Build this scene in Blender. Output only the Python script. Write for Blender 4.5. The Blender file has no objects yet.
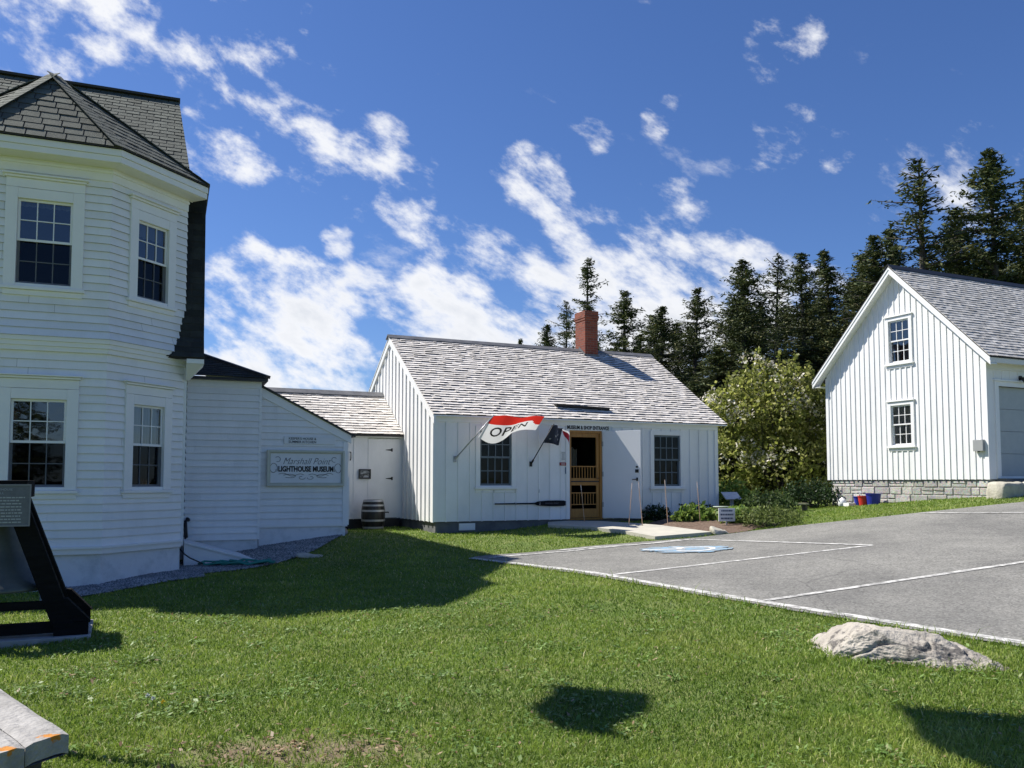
import bpy, math, random
import numpy as np
from mathutils import Vector, Matrix, noise as mnoise
random.seed(7); rng = np.random.default_rng(11)
SC = bpy.context.scene
COL = SC.collection
EYE = 1.6
R = math.radians

# ------------------------------------------------------------------ camera model (used to survey positions on real planes)
F, PY, HZ = 850., 430., 482.5
PITCH = math.atan((HZ-PY)/F)
def ray(x, y):
    u = (x-512)/F; v = (PY-y)/F
    return np.array([u, math.cos(PITCH)-v*math.sin(PITCH), math.sin(PITCH)+v*math.cos(PITCH)])
EYEV = np.array([0, 0, EYE])
class Frame:
    def __init__(s, o, yaw):
        a = R(yaw); s.o = np.array(o, float); s.yaw = a
        s.M = np.array([[math.cos(a), -math.sin(a), 0], [math.sin(a), math.cos(a), 0], [0, 0, 1]])
    def w(s, l): return s.o+s.M@np.array(tuple(l) if len(l) == 3 else (*l, 0), float)
    def loc(s, w): return s.M.T@(np.array(w, float)-s.o)
    def hit(s, x, y, n, d):
        r = s.M.T@ray(x, y); o = s.M.T@(EYEV-s.o); n = np.array(n, float)
        return o+(d-n@o)/(n@r)*r
    def fy(s, x, y, d=0): return s.hit(x, y, (0, 1, 0), d)
KF = Frame((-6.091, 12.688, .563), 22)      # keeper's house
CF = Frame((-1.773, 19.292, .709), 25)      # museum shop
BF = Frame((11.511, 20.534, 1.677), 25)     # barn

# ------------------------------------------------------------------ ground heights (surveyed spots, smooth interpolation)
CP = np.array([(0,0,0),(0,5,0),(-4,5,-.02),(4,5,0),(-4.4,9,-.03),(0,9,.08),(-6.2,12.5,.05),(-5,14,.13),(-4.5,15.2,.16),(-3.6,16.6,.42),
  (-2.9,18,.52),(-1.8,19.2,.45),(.5,20,.52),(2.2,20.6,.62),(5.5,22.4,.62),(-.6,15.2,.25),(1.5,12.6,.2),(3.06,10.3,.17),(4.3,8.24,.14),
  (3.7,17.6,.42),(5.9,14.2,.55),(6.1,18.1,.66),(10.2,17,1.04),(11.5,20.3,1.25),(9.3,24.9,.90),(14,18,1.3),(9,8,.4),(14,10,.9),(20,20,1.5),
  (-10,9,-.1),(-16,12,-.2),(0,-20,-.1),(20,0,.5),(-20,-5,-.2),(0,34,.8),(14,36,1.3),(26,36,1.6),(-12,34,.2),(0,60,.8),(60,60,1),(-60,60,-.6),
  (-80,0,-.6),(80,0,.6),(0,-80,-.6)], float)
def _phi(r2): return np.sqrt(r2+2.0)
_A = _phi(((CP[:, None, :2]-CP[None, :, :2])**2).sum(-1)); _n = len(CP)
_S = np.zeros((_n+3, _n+3)); _S[:_n, :_n] = _A+np.eye(_n)*-.02; _S[:_n, _n] = 1; _S[:_n, _n+1:] = CP[:, :2]; _S[_n, :_n] = 1; _S[_n+1:, :_n] = CP[:, :2].T
_W = np.linalg.solve(_S, np.r_[CP[:, 2], 0, 0, 0])
def ground_np(P):
    P = np.asarray(P, float); out = np.empty(len(P))
    for i in range(0, len(P), 20000):
        Q = P[i:i+20000]
        d = _phi(((Q[:, None]-CP[None, :, :2])**2).sum(-1))
        z = d@_W[:_n]+_W[_n]+Q@_W[_n+1:]
        r = np.hypot(Q[:, 0], Q[:, 1]-15)
        k = np.clip((r-45)/80, 0, 1); z = np.clip(z, -1.5, 3)*(1-k)+.2*k
        z += .02*np.clip(1-(Q[:, 0]-Q[:, 1]*.1)/2, 0, 1)*np.sin(Q[:, 0]*1.7+.6*Q[:, 1])*np.sin(Q[:, 1]*1.3)
        out[i:i+20000] = z
    return out
def gz(x, y): return float(ground_np([(x, y)])[0])
def on_ground(px, py, dz=0):
    r = ray(px, py); t = 3.0; last = t
    while t < 120:
        p = EYEV+r*t
        if p[2] < gz(p[0], p[1])+dz: break
        last = t; t += .5
    a, b = last, t
    for _ in range(24):
        m = (a+b)/2; p = EYEV+r*m
        if p[2] < gz(p[0], p[1])+dz: b = m
        else: a = m
    return EYEV+r*b

# ------------------------------------------------------------------ mesh builder
class MB:
    def __init__(s): s.v = []; s.f = []; s.m = []; s.r = []; s.rv = .5
    def face(s, pts, m=0, r=None):
        n = len(s.v); s.v.extend([tuple(map(float, p)) for p in pts]); s.f.append(tuple(range(n, n+len(pts)))); s.m.append(m)
        s.r.append(s.rv if r is None else r)
    def hexa(s, p, m=0, r=None):
        n = len(s.v); s.v.extend([tuple(map(float, q)) for q in p])
        for q in ((0,3,2,1),(4,5,6,7),(0,1,5,4),(1,2,6,5),(2,3,7,6),(3,0,4,7)):
            s.f.append(tuple(n+i for i in q)); s.m.append(m); s.r.append(s.rv if r is None else r)
    def box(s, x0, x1, y0, y1, z0, z1, m=0, r=None):
        s.hexa([(x0,y0,z0),(x1,y0,z0),(x1,y1,z0),(x0,y1,z0),(x0,y0,z1),(x1,y0,z1),(x1,y1,z1),(x0,y1,z1)], m, r)
    def bar(s, a, b, w, h, up=(0,0,1), m=0, r=None):
        a = Vector(a); b = Vector(b); d = (b-a).normalized(); up = Vector(up)
        x = d.cross(up)
        if x.length < 1e-4: x = d.cross(Vector((0, 1, 0)))
        x.normalize(); y = x.cross(d)
        q = [(-w/2, -h/2), (w/2, -h/2), (w/2, h/2), (-w/2, h/2)]
        s.hexa([a+x*i+y*j for i, j in q]+[b+x*i+y*j for i, j in q], m, r)
    def tube(s, pts, rad, n=8, m=0, cap=True, r=None):
        pts = [Vector(p) for p in pts]; rads = rad if isinstance(rad, (list, tuple)) else [rad]*len(pts)
        rings = []; ref = Vector((.31, .17, .93))
        for i, p in enumerate(pts):
            d = (pts[min(i+1, len(pts)-1)]-pts[max(i-1, 0)]).normalized()
            x = d.cross(ref)
            if x.length < 1e-3: x = d.cross(Vector((1, 0, 0)))
            x.normalize(); y = d.cross(x); base = len(s.v)
            for k in range(n):
                a = 2*math.pi*k/n; s.v.append(tuple(p+(x*math.cos(a)+y*math.sin(a))*rads[i]))
            rings.append(base)
        for i in range(len(rings)-1):
            for k in range(n):
                a, b = rings[i], rings[i+1]; s.f.append((a+k, a+(k+1) % n, b+(k+1) % n, b+k)); s.m.append(m); s.r.append(s.rv if r is None else r)
        if cap:
            s.f.append(tuple(rings[0]+k for k in range(n))[::-1]); s.f.append(tuple(rings[-1]+k for k in range(n))); s.m += [m, m]; s.r += [s.rv if r is None else r]*2
    def lathe(s, prof, n=24, c=(0,0,0), m=0):
        base = len(s.v)
        for (rr, z) in prof:
            for k in range(n):
                a = 2*math.pi*k/n; s.v.append((c[0]+rr*math.cos(a), c[1]+rr*math.sin(a), c[2]+z))
        for i in range(len(prof)-1):
            for k in range(n):
                a = base+i*n; b = a+n; s.f.append((a+k, a+(k+1) % n, b+(k+1) % n, b+k)); s.m.append(m); s.r.append(s.rv)
    def build(s, name, mats, parent=None, smooth=False, bevel=0, loc=None):
        me = bpy.data.meshes.new(name); me.from_pydata(s.v, [], s.f)
        if not isinstance(mats, (list, tuple)): mats = [mats]
        for m in mats: me.materials.append(m)
        me.polygons.foreach_set('material_index', s.m)
        at = me.attributes.new('rnd', 'FLOAT', 'FACE'); at.data.foreach_set('value', s.r)
        if smooth: me.polygons.foreach_set('use_smooth', [True]*len(s.f))
        me.update(); o = bpy.data.objects.new(name, me); COL.objects.link(o)
        if parent: o.parent = parent
        if loc is not None: o.location = loc
        if bevel:
            b = o.modifiers.new('bevel', 'BEVEL'); b.width = bevel; b.segments = 2; b.limit_method = 'ANGLE'
        return o
def np_mesh(name, verts, faces, mat, rnd=None, parent=None, loc=None, smooth=False):
    verts = np.asarray(verts, np.float32); faces = np.asarray(faces, np.int32)
    me = bpy.data.meshes.new(name); k = faces.shape[1]
    me.vertices.add(len(verts)); me.vertices.foreach_set('co', verts.ravel())
    me.loops.add(faces.size); me.loops.foreach_set('vertex_index', faces.ravel())
    me.polygons.add(len(faces)); me.polygons.foreach_set('loop_start', np.arange(0, faces.size, k, dtype=np.int32))
    me.update(calc_edges=True)
    if rnd is not None:
        at = me.attributes.new('rnd', 'FLOAT', 'FACE'); at.data.foreach_set('value', np.asarray(rnd, np.float32))
    if smooth: me.polygons.foreach_set('use_smooth', np.ones(len(faces), bool))
    for m in (mat if isinstance(mat, (list, tuple)) else [mat]): me.materials.append(m)
    o = bpy.data.objects.new(name, me); COL.objects.link(o)
    if parent: o.parent = parent
    if loc is not None: o.location = loc
    return o
def thing(name, label, cat, loc, yaw=0, group=None):
    o = bpy.data.objects.new(name, None); COL.objects.link(o); o.empty_display_size = .2
    o.location = tuple(map(float, loc)); o.rotation_euler = (0, 0, yaw); o['label'] = label; o['category'] = cat
    if group: o['group'] = group
    return o
def tag(o, label, cat, group=None):
    o['label'] = label; o['category'] = cat
    if group: o['group'] = group
    return o
def structure(o): o['kind'] = 'structure'; return o
def stuff(o, label=None, cat=None):
    o['kind'] = 'stuff'
    if label: o['label'] = label
    if cat: o['category'] = cat
    return o
def dup(root, loc, rz, scale=1, label=None):
    r = root.copy(); COL.objects.link(r); r.location = loc; r.rotation_euler = (0, 0, rz)
    r.scale = scale if isinstance(scale, (tuple, list)) else (scale,)*3
    if label: r['label'] = label
    for ch in list(root.children):
        c = ch.copy(); COL.objects.link(c); c.parent = r
        for g in list(ch.children):
            d = g.copy(); COL.objects.link(d); d.parent = c
    return r

# ------------------------------------------------------------------ materials
def mat(name, c1, c2=None, rough=.6, scale=6., detail=4., bump=0., bscale=None, attr=0., metal=0., stretch=(1,1,1), lo=.35, hi=.65, extra=None, spec=.4, trans=0.):
    m = bpy.data.materials.new(name); m.use_nodes = True; nt = m.node_tree; N = nt.nodes; L = nt.links
    b = N['Principled BSDF']; b.inputs['Roughness'].default_value = rough; b.inputs['Metallic'].default_value = metal
    b.inputs['Specular IOR Level'].default_value = spec
    c2 = c2 or c1
    tc = N.new('ShaderNodeTexCoord'); mp = N.new('ShaderNodeMapping'); mp.inputs['Scale'].default_value = stretch
    L.new(tc.outputs['Object'], mp.inputs['Vector'])
    nz = N.new('ShaderNodeTexNoise'); nz.inputs['Scale'].default_value = scale; nz.inputs['Detail'].default_value = detail
    nz.inputs['Roughness'].default_value = .65
    L.new(mp.outputs['Vector'], nz.inputs['Vector'])
    mr = N.new('ShaderNodeMapRange'); mr.inputs[1].default_value = lo; mr.inputs[2].default_value = hi
    L.new(nz.outputs['Fac'], mr.inputs[0])
    mx = N.new('ShaderNodeMix'); mx.data_type = 'RGBA'; mx.inputs['A'].default_value = (*c1, 1); mx.inputs['B'].default_value = (*c2, 1)
    L.new(mr.outputs[0], mx.inputs['Factor']); out = mx.outputs['Result']
    if attr:
        at = N.new('ShaderNodeAttribute'); at.attribute_name = 'rnd'
        m2 = N.new('ShaderNodeMapRange'); m2.inputs[3].default_value = 1-attr; m2.inputs[4].default_value = 1+attr
        L.new(at.outputs['Fac'], m2.inputs[0])
        vm = N.new('ShaderNodeVectorMath'); vm.operation = 'SCALE'; L.new(out, vm.inputs[0]); L.new(m2.outputs[0], vm.inputs['Scale']); out = vm.outputs[0]
    if extra: out = extra(nt, tc, out)
    L.new(out, b.inputs['Base Color'])
    if bump:
        n2 = N.new('ShaderNodeTexNoise'); n2.inputs['Scale'].default_value = bscale or scale*4; n2.inputs['Detail'].default_value = 5
        L.new(mp.outputs['Vector'], n2.inputs['Vector'])
        bp = N.new('ShaderNodeBump'); bp.inputs['Strength'].default_value = bump; bp.inputs['Distance'].default_value = .02
        L.new(n2.outputs['Fac'], bp.inputs['Height']); L.new(bp.outputs['Normal'], b.inputs['Normal'])
    if trans:
        t = N.new('ShaderNodeBsdfTranslucent'); L.new(out, t.inputs['Color'])
        ms = N.new('ShaderNodeMixShader'); ms.inputs[0].default_value = trans
        L.new(b.outputs[0], ms.inputs[1]); L.new(t.outputs[0], ms.inputs[2]); L.new(ms.outputs[0], N['Material Output'].inputs['Surface'])
    return m
def ramp_attr(name, stops, rough=.6, trans=0., jitter=.25, scale=2.):
    """colour picked per face by the rnd attribute"""
    m = bpy.data.materials.new(name); m.use_nodes = True; nt = m.node_tree; N = nt.nodes; L = nt.links; b = N['Principled BSDF']
    b.inputs['Roughness'].default_value = rough; b.inputs['Specular IOR Level'].default_value = .3
    at = N.new('ShaderNodeAttribute'); at.attribute_name = 'rnd'
    cr = N.new('ShaderNodeValToRGB'); e = cr.color_ramp.elements
    while len(e) < len(stops): e.new(.5)
    for i, (p, c) in enumerate(stops): e[i].position = p; e[i].color = (*c, 1)
    L.new(at.outputs['Fac'], cr.inputs[0]); out = cr.outputs[0]
    tc = N.new('ShaderNodeTexCoord'); nz = N.new('ShaderNodeTexNoise'); nz.inputs['Scale'].default_value = scale; nz.inputs['Detail'].default_value = 3
    L.new(tc.outputs['Object'], nz.inputs['Vector'])
    mr = N.new('ShaderNodeMapRange'); mr.inputs[1].default_value = .3; mr.inputs[2].default_value = .7; mr.inputs[3].default_value = 1-jitter; mr.inputs[4].default_value = 1+jitter
    L.new(nz.outputs['Fac'], mr.inputs[0]); vm = N.new('ShaderNodeVectorMath'); vm.operation = 'SCALE'
    L.new(out, vm.inputs[0]); L.new(mr.outputs[0], vm.inputs['Scale']); out = vm.outputs[0]
    L.new(out, b.inputs['Base Color'])
    if trans:
        t = N.new('ShaderNodeBsdfTranslucent'); L.new(out, t.inputs['Color'])
        ms = N.new('ShaderNodeMixShader'); ms.inputs[0].default_value = trans
        L.new(b.outputs[0], ms.inputs[1]); L.new(t.outputs[0], ms.inputs[2]); L.new(ms.outputs[0], N['Material Output'].inputs['Surface'])
    return m
def glass_mat(name, tint, refl):
    m = bpy.data.materials.new(name); m.use_nodes = True; nt = m.node_tree; N = nt.nodes; L = nt.links
    N.remove(N['Principled BSDF'])
    t = N.new('ShaderNodeBsdfTransparent'); t.inputs[0].default_value = (*tint, 1)
    g = N.new('ShaderNodeBsdfGlossy'); g.inputs['Roughness'].default_value = .02
    nz = N.new('ShaderNodeTexNoise'); nz.inputs['Scale'].default_value = 2.5
    tc = N.new('ShaderNodeTexCoord'); L.new(tc.outputs['Object'], nz.inputs['Vector'])
    bp = N.new('ShaderNodeBump'); bp.inputs['Strength'].default_value = .06; bp.inputs['Distance'].default_value = .05
    L.new(nz.outputs['Fac'], bp.inputs['Height']); L.new(bp.outputs['Normal'], g.inputs['Normal'])
    lw = N.new('ShaderNodeLayerWeight'); lw.inputs['Blend'].default_value = refl
    ms = N.new('ShaderNodeMixShader'); L.new(lw.outputs['Fresnel'], ms.inputs[0]); L.new(t.outputs[0], ms.inputs[1]); L.new(g.outputs[0], ms.inputs[2])
    L.new(ms.outputs[0], N['Material Output'].inputs['Surface'])
    return m
WHITE = mat('white_paint', (.81, .81, .80), (.70, .705, .695), .55, 2.2, 8, .10, 40, attr=.04, stretch=(1, 1, .45), lo=.45, hi=.80)
EDGE = mat('clapboard_shadow_edge', (.26, .27, .28), (.16, .165, .17), .8, 5)  # dark lip colour paints in the shadow line under each clapboard
TRIM = mat('white_trim', (.82, .82, .80), (.78, .78, .77), .45, 3, 4, .04, 30)
WFOUND = mat('white_washed_stone', (.72, .73, .74), (.52, .54, .55), .8, 3.5, 6, .5, 7, lo=.5, hi=.75)
GREYC = mat('grey_concrete', (.10, .105, .11), (.16, .16, .16), .9, 3, 6, .3)
CEDAR = mat('weathered_cedar', (.76, .71, .65), (.44, .41, .37), .85, 4., 8, .3, 60, attr=.17, stretch=(.45, 1.2, 1.2), lo=.45, hi=.8)
CEDAR2 = mat('grey_shingle', (.62, .59, .55), (.44, .42, .39), .85, 4., 6, .3, 60, attr=.22)
UNDER = mat('roof_underlay_butt_shade', (.05, .048, .045), rough=.95)  # underlay colour; on shingle butts it paints in the dark shadow line
ASPH = mat('asphalt_shingle', (.125, .135, .110), (.085, .095, .078), .9, 5, 5, .5, 160, attr=.22)
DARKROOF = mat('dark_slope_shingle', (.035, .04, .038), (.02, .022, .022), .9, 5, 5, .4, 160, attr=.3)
RIDGE = mat('ridge_cap_metal', (.10, .10, .105), (.16, .16, .165), .6, 4)
BLACKM = mat('black_metal', (.012, .012, .013), (.02, .02, .02), .45, 8)
BLACKW = mat('black_stained_timber', (.006, .006, .006), (.010, .010, .011), .85, 5, 4, .3, 40, stretch=(1, 1, 6), spec=.12)
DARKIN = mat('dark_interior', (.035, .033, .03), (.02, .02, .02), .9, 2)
WOODV = mat('varnished_pine', (.40, .19, .038), (.29, .13, .026), .45, 3, 5, .1, 30, stretch=(8, 8, 1))
GLASS = glass_mat('window_glass', (.75, .8, .82), .56)
GLASS2 = glass_mat('old_window_glass', (.6, .68, .72), .24)
WSCREEN = glass_mat('window_screen', (.42, .43, .45), .01)
SASHG = mat('blue_grey_sash', (.12, .155, .18), (.10, .13, .15), .5, 5)
CURT = mat('white_curtain', (.75, .75, .74), (.6, .6, .6), .9, 3, 3, 0, stretch=(12, 12, .3), trans=.3)
BLIND = mat('grey_blind', (.35, .36, .38), rough=.8)
SCREEN = mat('dark_door_screen', (.03, .032, .024), (.022, .022, .016), .8, 3)
INK = mat('black_lettering', (.012, .012, .014), rough=.6)
GREYINK = mat('grey_lettering', (.06, .065, .07), rough=.6)
SIGNW = mat('sign_white', (.74, .75, .75), (.70, .71, .71), .5, 3)
GALV = mat('galvanised_steel', (.32, .33, .34), (.42, .42, .43), .5, 6, metal=.3)
def brick_extra(nt, tc, out):
    N, L = nt.nodes, nt.links
    br = N.new('ShaderNodeTexBrick'); br.inputs['Scale'].default_value = 1; br.inputs['Brick Width'].default_value = .2; br.inputs['Row Height'].default_value = .068
    br.inputs['Mortar Size'].default_value = .006; br.inputs['Color1'].default_value = (.25, .062, .032, 1); br.inputs['Color2'].default_value = (.16, .038, .022, 1)
    br.inputs['Mortar'].default_value = (.15, .11, .09, 1)
    sp = N.new('ShaderNodeSeparateXYZ'); L.new(tc.outputs['Object'], sp.inputs[0]); ad = N.new('ShaderNodeMath'); L.new(sp.outputs[0], ad.inputs[0]); L.new(sp.outputs[1], ad.inputs[1])
    cb = N.new('ShaderNodeCombineXYZ'); L.new(ad.outputs[0], cb.inputs[0]); L.new(sp.outputs[2], cb.inputs[1]); L.new(cb.outputs[0], br.inputs['Vector'])
    return br.outputs['Color']
BRICK = mat('red_brick', (.3, .07, .04), rough=.85, bump=.4, extra=brick_extra)
def stone_extra(nt, tc, out):
    N, L = nt.nodes, nt.links
    vo = N.new('ShaderNodeTexVoronoi'); vo.inputs['Scale'].default_value = 40
    L.new(tc.outputs['Object'], vo.inputs['Vector'])
    mx = N.new('ShaderNodeMix'); mx.data_type = 'RGBA'; mx.blend_type = 'MULTIPLY'; mx.inputs['Factor'].default_value = .35
    L.new(out, mx.inputs['A']); L.new(vo.outputs['Color'], mx.inputs['B']); return mx.outputs['Result']
GRAN = mat('grey_granite', (.60, .58, .53), (.42, .41, .38), .85, 5, 7, .6, 25, attr=.25, extra=stone_extra)
GRANP = mat('pale_granite_block', (.56, .53, .43), (.40, .37, .30), .85, 4, 7, .7, 20, attr=.1)
def text_mesh(s, size, spacing=1., offset=0., shear=0., extr=.002, sx=1.):
    cu = bpy.data.curves.new('lettering', 'FONT'); cu.body = s; cu.size = size; cu.align_x = 'CENTER'; cu.align_y = 'CENTER'
    cu.space_character = spacing; cu.offset = offset; cu.shear = shear; cu.extrude = extr; cu.resolution_u = 3
    o = bpy.data.objects.new('lettering', cu); COL.objects.link(o); bpy.context.view_layer.update()
    me = bpy.data.meshes.new_from_object(o.evaluated_get(bpy.context.evaluated_depsgraph_get()))
    V = [(v.co.x*sx, v.co.y, v.co.z) for v in me.vertices]; Fc = [tuple(p.vertices) for p in me.polygons]
    bpy.data.objects.remove(o); bpy.data.curves.remove(cu); bpy.data.meshes.remove(me)
    return V, Fc
def lettering(fn, s, size, m, parent, name='lettering', **k):
    """fn maps (x, y, depth) on the sign to the parent's space"""
    V, Fc = text_mesh(s, size, **k); mb = MB()
    mb.v = [tuple(map(float, fn(*v))) for v in V]; mb.f = Fc; mb.m = [0]*len(Fc); mb.r = [.5]*len(Fc)
    return mb.build(name, m, parent)

# ------------------------------------------------------------------ wall planes
class WF:
    """a wall plane: origin, direction angle of u; outward is to the right of u seen from above"""
    def __init__(s, x, y, a): s.x, s.y, s.c, s.s = x, y, math.cos(R(a)), math.sin(R(a))
    def P(s, u, o, z): return (s.x+u*s.c+o*s.s, s.y+u*s.s-o*s.c, z)
    def box(s, mb, u0, u1, o0, o1, z0, z1, m=0, r=None):
        mb.hexa([s.P(u0,o1,z0), s.P(u1,o1,z0), s.P(u1,o0,z0), s.P(u0,o0,z0), s.P(u0,o1,z1), s.P(u1,o1,z1), s.P(u1,o0,z1), s.P(u0,o0,z1)], m, r)
def minus(iv, holes):
    out = [iv]
    for a, b in holes:
        nx = []
        for c, d in out:
            if b <= c or a >= d: nx.append((c, d)); continue
            if a > c: nx.append((c, a))
            if b < d: nx.append((b, d))
        out = nx
    return out
def clap(mb, w, u0, u1, z0, z1, ex, holes=(), t=.021, flare=None, m0=0, m1=0, umax=None, umin=None):
    n = max(1, round((z1-z0)/ex)); ex = (z1-z0)/n
    for i in range(n):
        zc = z0+i*ex; cuts = sorted({zc, zc+ex, *[z for h in holes for z in (h[2], h[3]) if zc < z < zc+ex], *( [zc+ex*.5] if flare else [])})
        joints = [random.uniform(u0+.3, u1-.3)] if u1-u0 > 1.2 and random.random() < .55 else []
        jr = [random.random() for _ in range(3)]
        for za, zb in zip(cuts, cuts[1:]):
            oa = t*(1-(za-zc)/ex)+(flare(za) if flare else 0); ob = t*(1-(zb-zc)/ex)+(flare(zb) if flare else 0)
            for (a, b) in minus((u0, u1), [(h[0], h[1]) for h in holes if h[2] < zb-1e-6 and h[3] > za+1e-6]):
                segs = [a]+[j for j in joints if a+.1 < j < b-.1]+[b]
                for k, (p, q) in enumerate(zip(segs, segs[1:])):
                    pa = p-m0*oa if p == u0 else p+(.0015 if p in joints else 0); pb = p-m0*ob if p == u0 else pa
                    qa = q+m1*oa if q == u1 else q-(.0015 if q in joints else 0); qb = q+m1*ob if q == u1 else qa
                    if umax: qa = min(qa, umax(za)); qb = min(qb, umax(zb))
                    if qa <= pa or qb < pb: continue
                    mb.face([w.P(pa, oa, za), w.P(qa, oa, za), w.P(qb, ob, zb), w.P(pb, ob, zb)], 0, jr[k])
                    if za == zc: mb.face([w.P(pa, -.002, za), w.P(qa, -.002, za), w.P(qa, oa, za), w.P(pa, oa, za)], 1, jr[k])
def batten(mb, w, u0, u1, z0, top, sp, holes=(), bw=.05, bt=.022, extra_cuts=()):
    n = max(1, round((u1-u0)/sp)); us = [u0+(u1-u0)*i/n for i in range(n+1)]
    cuts = sorted({*us, *[u for h in holes for u in (h[0], h[1]) if u0 < u < u1], *extra_cuts})
    for a, b in zip(cuts, cuts[1:]):
        mid = (a+b)/2; r = random.random(); rows = minus((z0, 99), [(h[2], h[3]) for h in holes if h[0] < mid < h[1]])
        for c, d in rows:
            ta, tb = (top(a), top(b)) if d == 99 else (d, d)
            mb.face([w.P(a, 0, c), w.P(b, 0, c), w.P(b, 0, tb), w.P(a, 0, ta)], 0, r)
    for u in us[1:-1]:
        r = random.random(); a, b = u-bw/2, u+bw/2
        for c, d in minus((z0-.006, 99), [(h[2]-.1, h[3]+.1) for h in holes if h[0]-.12 < u < h[1]+.12]):
            ta, tb = (top(a), top(b)) if d == 99 else (d, d)
            mb.hexa([w.P(a,bt,c), w.P(b,bt,c), w.P(b,0,c), w.P(a,0,c), w.P(a,bt,ta), w.P(b,bt,tb), w.P(b,0,tb), w.P(a,0,ta)], 0, r)

def window(root, w, u0, u1, z0, z1, cas=.12, cols=3, rows=(2, 2), sash=None, trim=None, glass=None, hood=True, meet=.5, proud=.045, curtain=None, fr=.04, mun=.016, label=None, sillout=.07, blind=0, screen=False):
    sash = sash or TRIM; trim = trim or TRIM; glass = glass or GLASS
    mb = MB()
    w.box(mb, u0-cas, u0, 0, proud, z0-cas*.3, z1+cas); w.box(mb, u1, u1+cas, 0, proud, z0-cas*.3, z1+cas)
    w.box(mb, u0+.001, u1-.001, .001, proud-.002, z1, z1+cas-.003)
    # reveal
    w.box(mb, u0-.03, u0-.002, -.10, 0, z0, z1); w.box(mb, u1+.002, u1+.03, -.10, 0, z0, z1); w.box(mb, u0, u1, -.10, -.001, z1+.002, z1+.03)
    o = mb.build('window', trim, root, bevel=.004)
    if label: o['label'] = label
    sb = MB(); w.box(sb, u0-cas-.03, u1+cas+.03, -.1, sillout, z0-cas*.3-.05, z0-cas*.3-.003); w.box(sb, u0-.001, u1+.001, -.098, proud-.01, z0-cas*.3-.004, z0-.002)
    w.box(sb, u0-cas, u1+cas, 0, proud-.012, z0-cas*.3-.13, z0-cas*.3-.052)
    sb.build('sill', trim, o, bevel=.004)
    if hood:
        hb = MB(); zt = z1+cas
        if hood == 'crown':
            w.box(hb, u0-cas, u1+cas, 0, proud-.004, zt+.003, zt+.14)
            w.box(hb, u0-cas-.02, u1+cas+.02, 0, proud+.03, zt+.143, zt+.175); w.box(hb, u0-cas-.05, u1+cas+.05, 0, proud+.065, zt+.178, zt+.20)
        else:
            w.box(hb, u0-cas-.03, u1+cas+.03, 0, proud+.03, zt+.003, zt+.035)
        hb.build('hood', trim, o, bevel=.004)
    zm = z0+(z1-z0)*meet; s = MB()
    for (a, b, dep, nr) in ((zm-.0, z1-.001, -.006, rows[0]), (z0+.001, zm+.045, -.038, rows[1])):
        t = .03
        w.box(s, u0+.001, u0+fr, dep-t, dep, a, b); w.box(s, u1-fr, u1-.001, dep-t, dep, a, b)
        w.box(s, u0+fr, u1-fr, dep-t+.001, dep-.001, a, a+fr); w.box(s, u0+fr, u1-fr, dep-t+.001, dep-.001, b-fr, b)
        for k in range(1, cols):
            u = u0+fr+(u1-u0-2*fr)*k/cols; w.box(s, u-mun/2, u+mun/2, dep-t+.005, dep-.004, a+fr, b-fr)
        for k in range(1, nr):
            z = a+fr+(b-a-2*fr)*k/nr; w.box(s, u0+fr, u1-fr, dep-t+.006, dep-.005, z-mun/2, z+mun/2)
    s.build('sash', sash, o)
    g = MB()
    for (a, b, dep) in ((zm+fr*.5, z1-fr*.5, -.024), (z0+fr*.5, zm+.02, -.057)):
        g.face([w.P(u0+fr*.5, dep, a), w.P(u1-fr*.5, dep, a), w.P(u1-fr*.5, dep, b), w.P(u0+fr*.5, dep, b)])
    g.build('pane', glass, o)
    if screen:
        g = MB(); g.face([w.P(u0+.004, -.012, z0+.004), w.P(u1-.004, -.012, z0+.004), w.P(u1-.004, -.012, zm), w.P(u0+.004, -.012, zm)]); g.build('insect_screen', WSCREEN, o)
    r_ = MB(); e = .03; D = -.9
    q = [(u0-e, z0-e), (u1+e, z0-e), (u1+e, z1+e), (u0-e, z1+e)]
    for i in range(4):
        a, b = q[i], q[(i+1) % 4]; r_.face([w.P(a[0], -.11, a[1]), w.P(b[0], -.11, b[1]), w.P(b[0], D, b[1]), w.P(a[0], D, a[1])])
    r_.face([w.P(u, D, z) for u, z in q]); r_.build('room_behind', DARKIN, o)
    if curtain:
        for (ca, cb, cz0, cz1, m) in curtain:
            c = MB(); n = 40; pts = []
            for i in range(n+1):
                u = ca+(cb-ca)*i/n; pts.append((u, -.12+.022*math.sin(i*1.05)+.008*math.sin(i*2.7)))
            for (p, q2) in zip(pts, pts[1:]):
                c.face([w.P(p[0], p[1], cz0), w.P(q2[0], q2[1], cz0), w.P(q2[0], q2[1], cz1), w.P(p[0], p[1], cz1)])
            c.build('curtain', m, o, smooth=True)
    return o

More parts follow.
